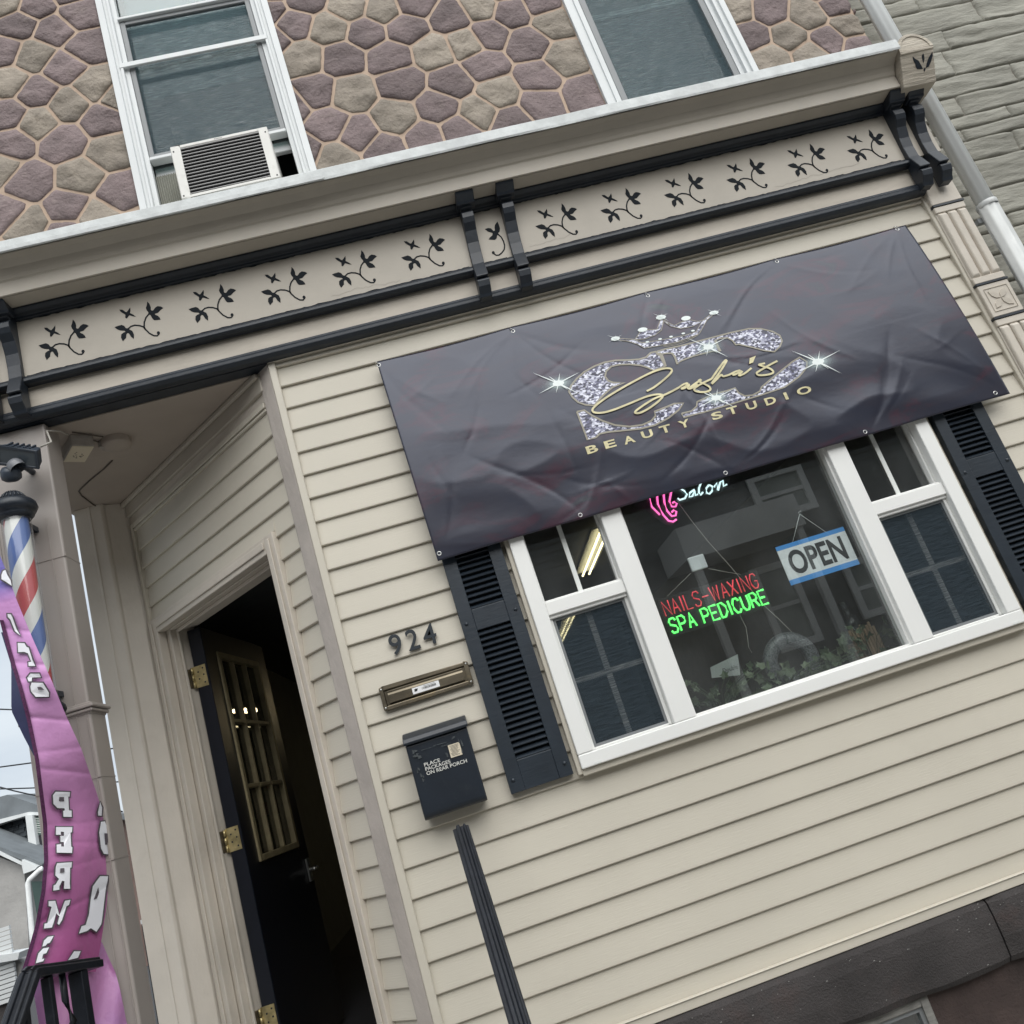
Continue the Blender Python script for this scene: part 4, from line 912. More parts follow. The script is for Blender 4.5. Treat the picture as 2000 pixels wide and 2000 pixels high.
for k in range(12): 
    x=-.312+k*(xa+.312)/12; b.prism([(x,.035,4.0),(x+(xa+.312)/24,.045,4.0),(x+(xa+.312)/12,.035,4.0),(x+(xa+.312)/12,.055,4.0),(x,.055,4.0)],[(x,.035,4.50),(x+(xa+.312)/24,.045,4.50),(x+(xa+.312)/12,.035,4.50),(x+(xa+.312)/12,.055,4.50),(x,.055,4.50)])
b.build('accordion_panel',m_accord,ac)
# downspout ---------------------------------------------------------------------
ds=thing('downspout','white metal downspout strapped down the joint beside the grey neighbouring wall','downspout')
cxp,cyp=3.312,.0
def pipe(z0,z1,r,mt,nm):
    pr=[]; n=28
    for k in range(n): a=2*pi*k/n; rr_=r*(1+.05*cos(8*a)); pr.append((cxp+rr_*cos(a),cyp+rr_*.9*sin(a)))
    return MB().prism([(x,y,z0) for x,y in pr],[(x,y,z1) for x,y in pr],smooth=True).build(nm,mt,ds)
pipe(3.285,7.2,.041,m_pipe,'upper_pipe'); pipe(.1,3.300,.0452,m_pipe2,'lower_pipe')
MB().lathe([(.0455,3.278),(.0472,3.281),(.0472,3.300),(.0455,3.303)],cxp,cyp,28).build('pipe_collar',m_pipe2,ds)
MB().box(cxp-.062,cxp+.052,.02,.046,3.222,3.246).build('pipe_strap',m_grey,ds)
# neighbouring wall ---------------------------------------------------------------
nb_=thing('neighbouring_house','neighbouring house faced with grey-beige formed stone in long rough blocks','house')
MB().box(3.205,8.0,.150,.4,0,8.5).build('joint_bed',m_njoint,nb_)
rr=random.Random(21); z=.0; cnt=0; rest=MB()
while z<7.6:
    h=rr.choice((.075,.095,.12,.15,.17)); x=3.21-rr.uniform(0,.35)
    while x<7.5:
        w=rr.choice((.22,.34,.5,.7,.85))*(1.0 if h>.09 else 1.3); a=max(x,3.21); b_=min(x+w,7.5)
        if b_-a>.05:
            nx_=max(4,int((b_-a)/.035)); nz_=max(6,int(h/.012)); vs=[]; sd_=rr.uniform(0,50); g_=.0015
            for i in range(nx_+1):
                for k in range(nz_+1):
                    X=a+g_+(b_-a-2*g_)*((0 if i==0 else 1) if i in (0,nx_) else (.006+(b_-a-.012)*(i-1)/(nx_-2))/(b_-a)); Z=z+g_+(h-2*g_)*((0 if k==0 else 1) if k in (0,nz_) else (.005+(h-.010)*(k-1)/(nz_-2))/h)
                    e=min(i,nx_-i,k,nz_-k); hh=0 if e==0 else 1
                    d_=.009*hh+hh*(.010*noise.noise(Vector((X*3+sd_,Z*9,sd_)))+.016*abs(noise.noise(Vector((X*4,Z*26+X*5,sd_))))+.004*noise.noise(Vector((X*14,Z*40,sd_))))
                    vs.append((X+ (0 if 0<i<nx_ else 0),.152-d_,Z))
            K=nz_+1; bb=MB().add(vs,[(i*K+k,(i+1)*K+k,(i+1)*K+k+1,i*K+k+1) for i in range(nx_) for k in range(nz_)],0,True)
            cxm,czm=(a+b_)/2,z+h/2
            if onscreen(a,czm,20) or onscreen(cxm,czm,20) : bb.build('stone_block',m_nstone,nb_); cnt+=1
            else:
                off=len(rest.v); rest.v+=bb.v; rest.f+=[[q+off for q in f] for f in bb.f]; rest.m+=bb.m; rest.sm+=bb.sm
        x+=w
    z+=h
o=rest.build('stone_block_field',m_nstone,nb_); o['kind']='stuff'
print('neighbour blocks',cnt)

# barber pole ---------------------------------------------------------------------
bpx,bpy_=-1.040,-.125
pole=thing('barber_pole','red, white and blue striped barber pole in a clear tube on the porch column','barber pole')
zt_,zb_=2.960,2.285
MB().lathe([(0,3.082),(.020,3.079),(.036,3.064),(.046,3.046),(.064,3.040),(.075,3.028),(.079,3.010),(.071,2.994),(.061,2.988),(.064,2.980),(.057,2.973),(.052,2.965),(0,2.965)],bpx,bpy_,36).build('pole_cap',m_black,pole)
rib=MB()
for k in range(20):
    a=2*pi*k/20; rib.tube([(bpx+.022*cos(a),bpy_+.022*sin(a),3.078),(bpx+.036*cos(a),bpy_+.036*sin(a),3.066),(bpx+.047*cos(a),bpy_+.047*sin(a),3.048)],.003,5)
rib.build('cap_fluting',m_black,pole)
MB().lathe([(0,2.29),(.050,2.29),(.054,2.280),(.060,2.272),(.057,2.264),(.070,2.250),(.072,2.235),(.060,2.215),(.040,2.200),(.024,2.185),(0,2.18)],bpx,bpy_,36).build('pole_base',m_black,pole)
m_str=bpy.data.materials.new('barber_stripes'); m_str.use_nodes=True; N,L=m_str.node_tree.nodes,m_str.node_tree.links; bs=N['Principled BSDF']; bs.inputs['Roughness'].default_value=.4
st=MB(); n=48; zs=60; vs=[]; fs=[]
for k in range(zs+1):
    for i in range(n): a=2*pi*i/n; vs.append((bpx+.041*cos(a),bpy_+.041*sin(a),2.29+(2.932-2.29)*k/zs))
N.remove(N['Principled BSDF']); 
mw,mr,mbl=mat('stripe_white',(.80,.80,.74),.45),mat('stripe_red',(.55,.10,.10),.45),mat('stripe_blue',(.11,.18,.42),.45)
bmx=MB(); bands=[(-.14,.14,2),(.14,.36,0),(.36,.64,1),(.64,.86,0)]
turn=.41; PHI=atan2(CAM.y-bpy_,CAM.x-bpx); HS=-1.0
def helix(fr0,fr1,mi):
    steps=90; 
    for k in range(steps):
        z0_,z1_=2.29+.677*k/steps,2.29+.677*(k+1)/steps
        q=max(1,int((fr1-fr0)*48))
        for j_ in range(q):
            f0=fr0+(fr1-fr0)*j_/q; f1=fr0+(fr1-fr0)*(j_+1)/q
            v=[]
            for zz,ff in ((z0_,f0),(z0_,f1),(z1_,f1),(z1_,f0)):
                a=PHI+2*pi*(ff-(zz-2.874)/turn)*HS; v.append((bpx+.041*cos(a),bpy_+.041*sin(a),zz))
            bmx.add(v,[(0,1,2,3)],mi,True)
HOFF=.12
for f0,f1,mi in bands: helix(f0,f1,mi)
bmx.build('striped_cylinder',[mw,mr,mbl],pole)
m_tube=glassmat('clear_acrylic_tube',(.95,.96,.97),.08,.03,.03,.8)
MB().lathe([(.050,2.29),(.050,2.966)],bpx,bpy_,40).build('clear_tube',m_tube,pole)
MB().box(bpx-.02,bpx+.02,bpy_+.04,-.001,2.30,2.32).box(bpx-.02,bpx+.02,bpy_+.05,-.001,2.95,2.97).build('wall_bracket',m_black,pole)

# floodlight with sensor -----------------------------------------------------------
fl_=thing('floodlight','grey security floodlight with motion sensor mounted above the barber pole','floodlight')
fc=atY(39,887,-.13); fx,fz=fc.x,fc.z
def ff_(p):   # tilt down and turn right
    q=Matrix.Rotation(radians(40),3,'X')@Vector(p); q=Matrix.Rotation(radians(24),3,'Y')@q
    return Vector((fx,-.12,fz))+q
b=MB(); b.prism([(-.078,-.02,-.036),(.078,-.02,-.036),(.078,-.02,.036),(-.078,-.02,.036)],[(-.060,.03,-.030),(.060,.03,-.030),(.060,.03,.030),(-.060,.03,.030)]); b.build('lamp_housing',m_flood,fl_,xf=ff_,bevel=.004)
b=MB(); frame_rect(b,-.080,.080,-.038,.038,.010,-.030,-.019); b.build('lamp_bezel',m_flood,fl_,xf=ff_,bevel=.002)
MB().box(-.070,.070,-.026,-.021,-.028,.028).build('lamp_lens',m_lens,fl_,xf=ff_)
for k in range(5): MB().box(-.05+.022*k,-.044+.022*k,-.01,.030,.028,.038).build('cooling_fin',m_flood,fl_,xf=ff_)
b=MB(); b.lathe([(0,-.055),(.022,-.054),(.034,-.045),(.036,-.030),(.034,-.012),(.026,0),(0,0)],0,0,24)
_sv=atY(20,921,-.13); sx_=Vector((_sv.x,-.13,_sv.z+.018)); b.v=[tuple(sx_+(Matrix.Rotation(radians(35),3,'X')@Matrix.Rotation(radians(12),3,'Y')@Vector(v))) for v in b.v]; b.build('motion_sensor',m_flood,fl_)
b=MB(); b.lathe([(.030,-.012),(.031,.008),(.024,.022),(0,.024)],0,0,24); b.v=[tuple(sx_+Vector((.026,-.004,-.006))+(Matrix.Rotation(radians(-30),3,'Y')@Vector(v))) for v in b.v]; b.build('sensor_dome',m_sens,fl_)
MB().tube([(fx,-.10,fz-.005),(fx-.02,-.06,fz-.02),(fx-.02,-.002,fz-.02)],.012,10).tube([(fx,-.10,fz-.005),(sx_.x,-.12,sx_.z-.005)],.010,8).build('mount_arm',m_flood,fl_)
zc_=3.372
cb=[atZ(*crop(R4,x,y),zc_) for x,y in ((180,575),(240,548),(320,560))]
MB().tube([(fx+.06,-.09,fz+.03),(fx+.09,-.06,3.28),(-.93,-.01,3.36),(-.91,.06,3.385),(-.90,.12,3.392)],.004,8).build('supply_cable',m_cable,fl_)
# junction boxes and ceiling cable
jb=thing('junction_box','weathered electrical box with stencilled marks on the porch ceiling, nearest the column','junction box')
jc=Vector((-.913,.225,0))
def jf(p): q=Matrix.Rotation(radians(38),3,'Z')@Vector(p); return jc+q
MB().box(-.045,.045,-.075,.075,3.350,3.4035).build('box_body',m_box,jb,xf=jf,bevel=.004)
MB().box(-.042,.042,-.072,.072,3.347,3.3498).build('box_cover',m_cream,jb,xf=jf)
b=MB(); rr=random.Random(6)
for k in range(12): x,y=rr.uniform(-.02,.02),rr.uniform(-.035,.035); b.box(x,x+rr.uniform(.002,.008),y,y+rr.uniform(.002,.006),3.3462,3.3468)
b.build('stencil_mark',m_wire,jb,xf=jf)
rb_=thing('round_ceiling_box','round painted ceiling box behind the square electrical box','junction box')
MB().lathe([(0,3.366),(.045,3.366),(.060,3.374),(.062,3.380),(.062,3.4035)],-.775,.290,28).build('box_dome',m_ceil,rb_)
MB().box(-.84,-.80,.255,.295,3.37,3.4035).build('box_neck',m_box,rb_,bevel=.003)
for a,b_ in (((-.86,.20),(-.83,.265)),((-.885,.12),(-.80,.22))): MB().tube([(a[0],a[1],3.398),(b_[0],b_[1],3.396)],.003,6).build('box_cable',m_wire,rb_)
w=[atZ(*crop(R4,x,y),3.4) for x,y in ((605,690),(560,735),(480,800),(440,838),(425,855),(440,880),(500,925),(560,960),(600,980))]
o=MB().tube([tuple(p) for p in w],.0032,7).build('ceiling_cable',m_wire); tag(o,'dark painted cable looping across the porch ceiling','cable')

# railings ---------------------------------------------------------------------------
def rail_bar(b,pts,w=.052,h=.030):
    # moulded handrail: ribbed cap run along the points
    prof=[(-w/2,-h*.5),(-w/2,h*.10),(-w*.46,h*.22),(-w*.34,h*.22),(-w*.32,h*.50),(-w*.20,h*.55),(-w*.16,h*.30),(w*.02,h*.30),(w*.05,h*.62),(w*.24,h*.62),(w*.28,h*.22),(w*.46,h*.22),(w/2,h*.10),(w/2,-h*.5)]
    pts=[Vector(p) for p in pts]; rings=[]
    for i,p in enumerate(pts):
        t=(pts[min(i+1,len(pts)-1)]-pts[max(i-1,0)]).normalized(); s=t.cross(Vector((0,0,1))).normalized(); u=s.cross(t)
        rings.append([p+s*a+u*c2 for a,c2 in prof])
    K=len(prof); v=[q for R in rings for q in R]; f=[(i*K+k,i*K+(k+1)%K,(i+1)*K+(k+1)%K,(i+1)*K+k) for i in range(len(pts)-1) for k in range(K)]
    f.append(tuple(range(K))); f.append(tuple((len(pts)-1)*K+k for k in range(K)))
    return b.add(v,f)
rr_=thing('stair_railing','black iron stair railing rising in front of the siding below the mailbox','railing','railings either side of the steps')
r0,r1=Vector((.237,-.32,1.452)),Vector((.272,-1.62,.44+.05))
slope=Vector((.268-.237,-.87+.32,1.02-1.452)); r1=r0+slope*2.0
rail_bar(MB(),[r0,r0+slope,r1]).build('handrail',m_iron,rr_,bevel=.0015)
for k in range(6):
    p=r0+slope*(.10+.36*k); MB().box(p.x-.006,p.x+.006,p.y-.006,p.y+.006,.10,p.z-.012).build('baluster',m_iron,rr_)
MB().box(r1.x-.018,r1.x+.018,r1.y-.018,r1.y+.018,.10,r1.z+.01).build('newel_post',m_iron,rr_)
lr=thing('stair_railing','black iron stair railing with level top in front of the feather flag','railing','railings either side of the steps')
PXn=Vector((1,0,0)); l0,l1=atP(*crop(R7,512,1607),(-.955,0,0),PXn),atP(*crop(R7,150,1672),(-.955,0,0),PXn); ls=Vector((.0,-.55,-.40))
q=atP(*crop(R7,62,1932),(-.955,0,0),PXn)
ls=(q-l1); ls=ls/ls.length
rail_bar(MB(),[l0,l1+Vector((0,.012,.004)),l1]).build('top_rail',m_iron,lr,bevel=.0015)
rail_bar(MB(),[l1,l1+ls*.5,l1+ls*1.1],w=.056).build('handrail',m_iron,lr,bevel=.0015)
for (y,wd) in ((l1.y+(l0.y-l1.y)*.24,.012),(l1.y+(l0.y-l1.y)*.46,.010),(l1.y+(l0.y-l1.y)*.70,.020)):
    z1=l0.z+(l1.z-l0.z)*((y-l0.y)/(l1.y-l0.y))-.012
    if wd<.0105:
        b=MB(); pts=[]
        n=24; vs=[]
        b.tube([(-.955,y,.62),(-.955,y,1.20),(-.963,y-.012,1.26),(-.947,y+.012,1.30),(-.955,y,1.36),(-.955,y,z1)],.0095,8); b.build('twisted_baluster',m_iron,lr)
    else: MB().box(-.955-wd,-.955+wd,y-wd,y+wd,.62,z1).build('baluster',m_iron,lr,bevel=.002)
for k in range(4):
    p=l1+ls*(.05+.20*k); MB().box(p.x-.009,p.x+.009,p.y-.009,p.y+.009,.10,p.z-.012).build('baluster',m_iron,lr)

# feather flag -----------------------------------------------------------------------------
flag=thing('feather_flag','purple and magenta feather flag with mirrored white lettering, caught behind the left railing','flag')
A_=Vector((-1.125,-.47,0)); B_=Vector((-1.004,-.115,0)); dAB=(B_-A_).normalized(); nAB=Vector((dAB.y,-dAB.x,0))
def flagP(px,py,off=0.0):
    d=ray(px,py)
    tu=(-.285-CAM.y)/d.y; tl=((A_-CAM).dot(nAB))/d.dot(nAB)
    w=max(0,min(1,(py-1330)/300)); w=w*w*(3-2*w)
    t=tu*(1-w)+tl*w
    t+=.010*sin(px*.045+py*.006)+.006*sin(py*.031+px*.02)-.012*sin((px-60)*.02)
    for c_,sl,h_ in ((1300,.10,.006),(1322,-.05,.004),(1404,.08,.007),(1466,-.12,.003),(1503,.10,.006),(1610,-.06,.003),(1643,.03,.005),(1705,-.3,.004),(1790,-.5,.006),(1240,.15,.006)):
        t+=h_*exp(-(abs(py-c_-sl*(px-100))/5.0))
    return CAM+d*(t-off)
def lerp_edge(E,py):
    for (y0,x0),(y1,x1) in zip(E,E[1:]):
        if y0<=py<=y1: return x0+(x1-x0)*(py-y0)/(y1-y0)
    return E[0][1] if py<E[0][0] else E[-1][1]
LE=[(1020,-70),(1130,-32),(1211,0),(1288,20),(1340,36),(1400,52),(1481,69),(1608,85),(1680,87),(1740,82),(1807,70),(1860,55),(1898,43)]
RE=[(1020,-22),(1085,0),(1130,18),(1173,33),(1250,65),(1332,102),(1400,130),(1463,159),(1546,188),(1626,212),(1699,214),(1770,208),(1843,197),(1898,187)]
NV,NU=260,30; vs=[]
for j in range(NV+1):
    py=1020+(1898-1020)*j/NV; a,b_=lerp_edge(LE,py),lerp_edge(RE,py)
    for i in range(NU+1): vs.append(flagP(a+(b_-a)*i/NU,py))
m_fl=bpy.data.materials.new('feather_flag_cloth'); m_fl.use_nodes=True; N,L=m_fl.node_tree.nodes,m_fl.node_tree.links; bs=N['Principled BSDF']; bs.inputs['Roughness'].default_value=.5; bs.inputs['Sheen Weight'].default_value=.2
tc=N.new('ShaderNodeTexCoord'); sp=N.new('ShaderNodeSeparateXYZ'); L.new(tc.outputs['Object'],sp.inputs[0])
mr_=N.new('ShaderNodeMapRange'); mr_.inputs[1].default_value=1.45; mr_.inputs[2].default_value=2.80; L.new(sp.outputs[2],mr_.inputs[0])
rp=N.new('ShaderNodeValToRGB'); el=rp.color_ramp.elements; el[0].position=0; el[0].color=(.30,.055,.19,1); el[1].position=1; el[1].color=(.13,.11,.40,1)
e=el.new(.22); e.color=(.48,.16,.37,1); e=el.new(.50); e.color=(.68,.33,.63,1); e=el.new(.86); e.color=(.62,.30,.62,1); e=el.new(.91); e.color=(.15,.12,.44,1)
L.new(mr_.outputs[0],rp.inputs[0]); L.new(rp.outputs[0],bs.inputs['Base Color'])
NT=N.new('ShaderNodeTexNoise'); NT.inputs['Scale'].default_value=7; NT.inputs['Detail'].default_value=4; L.new(tc.outputs['Object'],NT.inputs['Vector']); bq=N.new('ShaderNodeBump'); bq.inputs['Strength'].default_value=.5; bq.inputs['Distance'].default_value=.03; L.new(NT.outputs['Fac'],bq.inputs['Height']); L.new(bq.outputs[0],bs.inputs['Normal'])
K=NU+1
MB().add(vs,[(j*K+i,j*K+i+1,(j+1)*K+i+1,(j+1)*K+i) for j in range(NV) for i in range(NU)],0,True).build('flag_cloth',m_fl,flag)
m_hem=mat('dark_purple_hem',(.085,.018,.07),.7,var=.4,vscale=160); m_navyf=mat('navy_flag_back',(.03,.035,.10),.6); m_fw=mat('flag_white_lettering',(.80,.80,.84),.55); m_fo=mat('flag_grey_outline',(.10,.085,.10),.6)
hm=MB(); vs=[]
for j in range(61):
    py=1211+(1898-1211)*j/60; a=lerp_edge(LE,py)
    vs+= [flagP(a-1,py,.003),flagP(a+7,py,.004)]
hm.add(vs,[(2*j,2*j+1,2*j+3,2*j+2) for j in range(60)],0,True).build('flag_hem',m_hem,flag)
bk=MB(); E1=[(1235,2),(1300,22),(1388,22),(1440,47),(1476,66)]; E2=[(1235,12),(1300,30),(1388,54),(1440,65),(1476,70)]; vs=[]
for j in range(21): py=1235+(1476-1235)*j/20; vs+=[flagP(lerp_edge(E1,py),py,-.03),flagP(lerp_edge(E2,py),py,-.012)]
bk.add(vs,[(2*j,2*j+1,2*j+3,2*j+2) for j in range(20)],0,True).build('flag_back_fold',m_navyf,flag)
# lower bunched part behind the balusters
lo=MB(); LE2=[(1840,190),(1870,90),(1898,60),(1940,66),(2000,76),(2100,90)]; RE2=[(1840,199),(1870,212),(1898,225),(1930,234),(2000,248),(2100,262)]; vs=[]
for j in range(41):
    py=1840+260*j/40; a,b_=lerp_edge(LE2,py),lerp_edge(RE2,py)
    for i in range(NU+1):
        px=a+(b_-a)*i/NU; d=ray(px,py); t=((A_-CAM).dot(nAB))/d.dot(nAB)+.016+.022*sin(px*.07+py*.01)*min(1,(py-1835)/40)
        if True:
            p=CAM+d*t
            if p.y>-.025: t=(-.025-CAM.y)/d.y; p=CAM+d*(t-.004*sin(px*.2))
        vs.append(p)
m_fl2=mat('pink_purple_flag_cloth',(.50,.22,.40),.5,var=.1,vscale=3,col2=(.38,.20,.45),bump=.4,bscale=8,bdist=.03)
lo.add(vs,[(j*K+i,j*K+i+1,(j+1)*K+i+1,(j+1)*K+i) for j in range(40) for i in range(NU)],0,True).build('flag_lower_fold',m_fl2,flag)
MB().tube([(-1.19,-.46,.1),(-1.195,-.46,1.2),(-1.20,-.44,1.9),(-1.19,-.36,2.6),(-1.20,-.30,3.0)],.010,8).build('flag_pole',m_steel,flag)
V_=(0,950,450)  # crop of 150x450 shown at 4.293x
def VA(x,y): return (x*.23292,950+y*.23292)
def VR(x,y): return crop(R7,x,y)
def VB(x,y): return (x*.1294,1800+y*.1294)
def letter(f,outer,off=.012,grow=3.2,holes=()):
    pts=[f(x,y) for x,y in outer]; cx_=sum(p[0] for p in pts)/len(pts); cy_=sum(p[1] for p in pts)/len(pts)
    # outset along edge normals for the dark outline
    n=len(pts); area=sum(pts[i][0]*pts[(i+1)%n][1]-pts[(i+1)%n][0]*pts[i][1] for i in range(n)); sg=1 if area>0 else -1
    big=[]
    for i in range(n):
        a,b_,c_=pts[i-1],pts[i],pts[(i+1)%n]
        n1=Vector((b_[1]-a[1],-(b_[0]-a[0]))); n2=Vector((c_[1]-b_[1],-(c_[0]-b_[0])))
        if n1.length<1e-6 or n2.length<1e-6: big.append(b_); continue
        q_=(n1.normalized()+n2.normalized()); q_=q_.normalized() if q_.length>.2 else n1.normalized()
        big.append((b_[0]+q_.x*grow*sg,b_[1]+q_.y*grow*sg))
    def lay(P,of,mt,nm):
        bm=MB(); V3=[flagP(x,y,of) for x,y in P]
        bm.v=[tuple(v) for v in V3]; 
        for t in tessellate_polygon([[Vector((x,y,0)) for x,y in P]]): bm.f.append(list(t)); bm.m.append(0); bm.sm.append(False)
        bm.build(nm,mt,flag)
    lay(big,off,m_fo,'letter_outline'); lay(pts,off+.003,m_fw,'flag_letter')
    for h in holes: lay([f(x,y) for x,y in h],off+.006,m_fo,'letter_hole')
letter(VR,[(300,680),(378,682),(375,706),(368,706),(372,780),(386,782),(387,816),(342,815),(341,783),(350,780),(347,769),(310,768),(288,745),(285,700)],holes=[[(320,708),(345,708),(346,732),(318,730)]])
letter(VR,[(302,870),(390,870),(388,898),(380,900),(384,975),(390,980),(388,1010),(306,1008),(305,965),(330,962),(330,975),(345,975),(345,952),(326,950),(325,918),(345,918),(345,897),(328,895),(328,912),(302,912)])
letter(VR,[(308,1065),(388,1060),(385,1088),(378,1090),(376,1172),(378,1203),(345,1203),(347,1162),(335,1160),(320,1190),(320,1208),(287,1213),(289,1185),(300,1180),(318,1150),(298,1130),(301,1085)],holes=[[(325,1093),(347,1091),(348,1113),(324,1117)]])
letter(VR,[(262,1270),(298,1268),(320,1345),(350,1268),(380,1262),(372,1290),(358,1298),(335,1370),(318,1398),(310,1390),(320,1352),(303,1335),(288,1388),(280,1412),(237,1417),(240,1392),(255,1388),(278,1300),(262,1296)])
letter(VB,[(810,215),(725,230),(665,285),(640,375),(690,362),(715,330),(745,325),(770,290)]); letter(VB,[(740,390),(650,405),(580,480),(540,630),(600,612),(650,600),(668,562),(635,562),(650,492),(700,475)])
letter(VR,[(540,735),(528,790),(530,808),(548,810),(550,765)]); letter(VR,[(545,842),(565,840),(585,890),(594,960),(594,1018),(560,1015),(545,985),(535,900)],holes=[[(563,903),(581,905),(587,965),(568,965)]])
letter(VR,[(540,1135),(582,1135),(580,1160),(572,1190),(550,1370),(545,1395),(520,1435),(490,1415),(470,1430),(425,1445),(440,1405),(462,1398),(480,1340),(490,1250),(500,1190)],holes=[[(530,1195),(515,1235),(505,1262),(523,1255),(535,1225)]])
letter(VR,[(400,1540),(435,1540),(420,1575),(367,1588)])
letter(VA,[(25,710),(45,700),(60,740),(90,790),(98,833),(50,800),(12,778),(12,742)]); letter(VA,[(62,1070),(90,1072),(105,1100),(140,1200),(172,1252),(125,1212),(88,1118),(66,1095)])
letter(VA,[(148,1312),(205,1315),(222,1345),(240,1352),(270,1450),(296,1506),(240,1506),(238,1475),(262,1470),(235,1400),(205,1388),(152,1390)])
letter(VA,[(255,1570),(330,1570),(343,1600),(270,1602),(265,1635),(240,1635),(228,1605)]); letter(VA,[(265,1645),(360,1648),(410,1730),(410,1763),(300,1765),(262,1720),(255,1680)],holes=[[(312,1682),(345,1682),(372,1705),(322,1708)]])
def letter2(poly):      # on the lower fold
    pass

# ================================================================== IN THE DISPLAY WINDOW
WI=(1250,920,500)
def wpt(x,y,d=.03): p=atY(*crop(WI,x,y),d); return (p.x,p.y,p.z)
def neonmat(n,c,s): return mat(n,c,.4,emit=c,es=s)
m_nred=neonmat('red_neon',(.75,.06,.08),.35); m_ngrn=neonmat('green_neon',(.12,.95,.15),.85); m_npink=neonmat('pink_neon',(1.0,.16,.50),.8); m_nwht=neonmat('white_neon',(.72,.95,.97),.7)
m_acr=glassmat('clear_acrylic',(.90,.93,.92),.02,.015,.05,.6)
GLY={'N':[[(0,0),(0,1),(1,0),(1,1)]],'A':[[(0,0),(.5,1),(1,0)],[(.18,.35),(.82,.35)]],'I':[[(.5,0),(.5,1)]],'L':[[(0,1),(0,0),(.9,0)]],
'S':[[(1,.82),(.8,1),(.25,1),(0,.8),(.1,.6),(.85,.42),(1,.22),(.75,0),(.2,0),(0,.18)]],'-':[[(0,.5),(1,.5)]],'W':[[(0,1),(.25,0),(.5,.95),(.75,0),(1,1)]],'X':[[(0,0),(1,1)],[(0,1),(1,0)]],
'G':[[(1,.82),(.75,1),(.3,1),(0,.7),(0,.3),(.3,0),(.75,0),(1,.2),(1,.48),(.6,.48)]],'P':[[(0,0),(0,1),(.7,1),(1,.8),(.95,.55),(.7,.45),(0,.45)]],'E':[[(1,1),(0,1),(0,0),(1,0)],[(0,.5),(.8,.5)]],
'D':[[(0,0),(0,1),(.55,1),(1,.7),(1,.3),(.55,0),(0,0)]],'C':[[(1,.8),(.75,1),(.3,1),(0,.7),(0,.3),(.3,0),(.75,0),(1,.2)]],'U':[[(0,1),(0,.25),(.3,0),(.7,0),(1,.25),(1,1)]],'R':[[(0,0),(0,1),(.7,1),(1,.8),(.95,.6),(.7,.48),(0,.48)],[(.55,.48),(1,0)]],' ':[]}
def neon_line(s,x0,x1,z0,z1,mt,parent,r=.0034,lift=0):
    wd={'I':.35,'W':1.35,' ':.45,'-':1.0}; tot=sum(wd.get(c,1)+.38 for c in s)-.38; u=(x1-x0)/tot; x=x0
    for c in s:
        w=wd.get(c,1)*u; b=MB()
        for st_ in GLY[c]: b.tube([(x+a*w,.026,z0+q*(z1-z0)) for a,q in st_],r,8)
        if GLY[c]: b.build('neon_letter',mt,parent)
        x+=w+.38*u
ns=thing('neon_sign','neon sign reading NAILS-WAXING in red and SPA PEDICURE in green','neon sign')
MB().box(1.190,1.615,.031,.034,1.850,2.004).build('acrylic_panel',m_acr,ns)
neon_line('NAILS-WAXING',1.202,1.598,1.932,1.990,m_nred,ns,.0026); neon_line('SPA PEDICURE',1.203,1.608,1.862,1.918,m_ngrn,ns,.0042)
b=MB()
for path in ([(205,945),(385,770)],[(515,735),(640,760),(760,780)]): b.tube([wpt(x,y,.036) for x,y in path],.0011,6)
b.build('hanging_cord',m_cable,ns)
n2=thing('neon_sign','pink and white neon salon sign with a hand outline, half hidden by the banner','neon sign')
for path in ([(60,120),(68,180),(90,270),(150,330)],[(125,120),(130,200),(135,250),(175,330),(215,375),(250,382),(275,365)],[(178,110),(180,190),(185,240),(205,300),(240,340),(270,335),(275,305),(255,295),(240,310)],[(250,110),(235,160),(222,230),(240,268),(270,268),(278,245),(260,232),(245,240)]):
    MB().tube([wpt(x,y,.026) for x,y in path],.0042,8).build('neon_tube',m_npink,n2)
for path in ([(350,60),(300,80),(285,120),(335,150),(355,175),(340,205),(300,218),(285,205)],[(410,140),(375,165),(372,195),(395,190),(415,150),(418,185),(435,175)],[(460,90),(445,130),(445,165),(458,180),(475,160)],[(520,105),(500,130),(503,165),(525,172),(545,150),(545,115),(522,105)],[(560,120),(578,88),(588,140),(590,145),(605,85),(625,70),(632,115),(655,100)]):
    MB().tube([wpt(x,y,.026) for x,y in path],.0040,8).build('neon_tube',m_nwht,n2)
P=[wpt(x,y,.0335) for x,y in ((-40,100),(-40,280),(30,285),(120,350),(180,400),(240,412),(290,385),(300,250),(450,190),(600,160),(665,130),(680,60),(600,-40),(200,-40))]
MB().prism(P,[(x,y+.003,z) for x,y,z in P]).build('acrylic_panel',m_acr,n2)
o=MB().tube([wpt(x,y,.045) for x,y in ((290,240),(400,390),(520,540),(640,672),(750,800),(850,910),(930,1010),(1050,1120),(1145,1215))],.0014,6).build('electric_cord',m_cable); tag(o,'long grey cord running diagonally across the display window','cord')
o=MB().tube([wpt(x,y,.045) for x,y in ((755,940),(755,1090),(800,1180),(812,1260),(820,1330),(845,1372))],.0011,6).build('electric_cord',m_cable); tag(o,'thin cord hanging loose below the green neon words','cord')
q0,q1=wpt(350,665,.03),wpt(520,740,.03)
o=MB().box(1.362,1.430,.016,.030,2.066,2.124).build('suction_box',m_wtrim,bevel=.004,seg=2); tag(o,'small square white plastic box stuck to the glass above the neon words','box')
m_osw=mat('open_sign_white',(.82,.83,.83),.5,var=.05,vscale=60); m_blue=mat('open_sign_blue',(.06,.30,.72),.5)
os_=thing('open_sign','white OPEN sign with blue bands hanging on a chain in the window','sign')
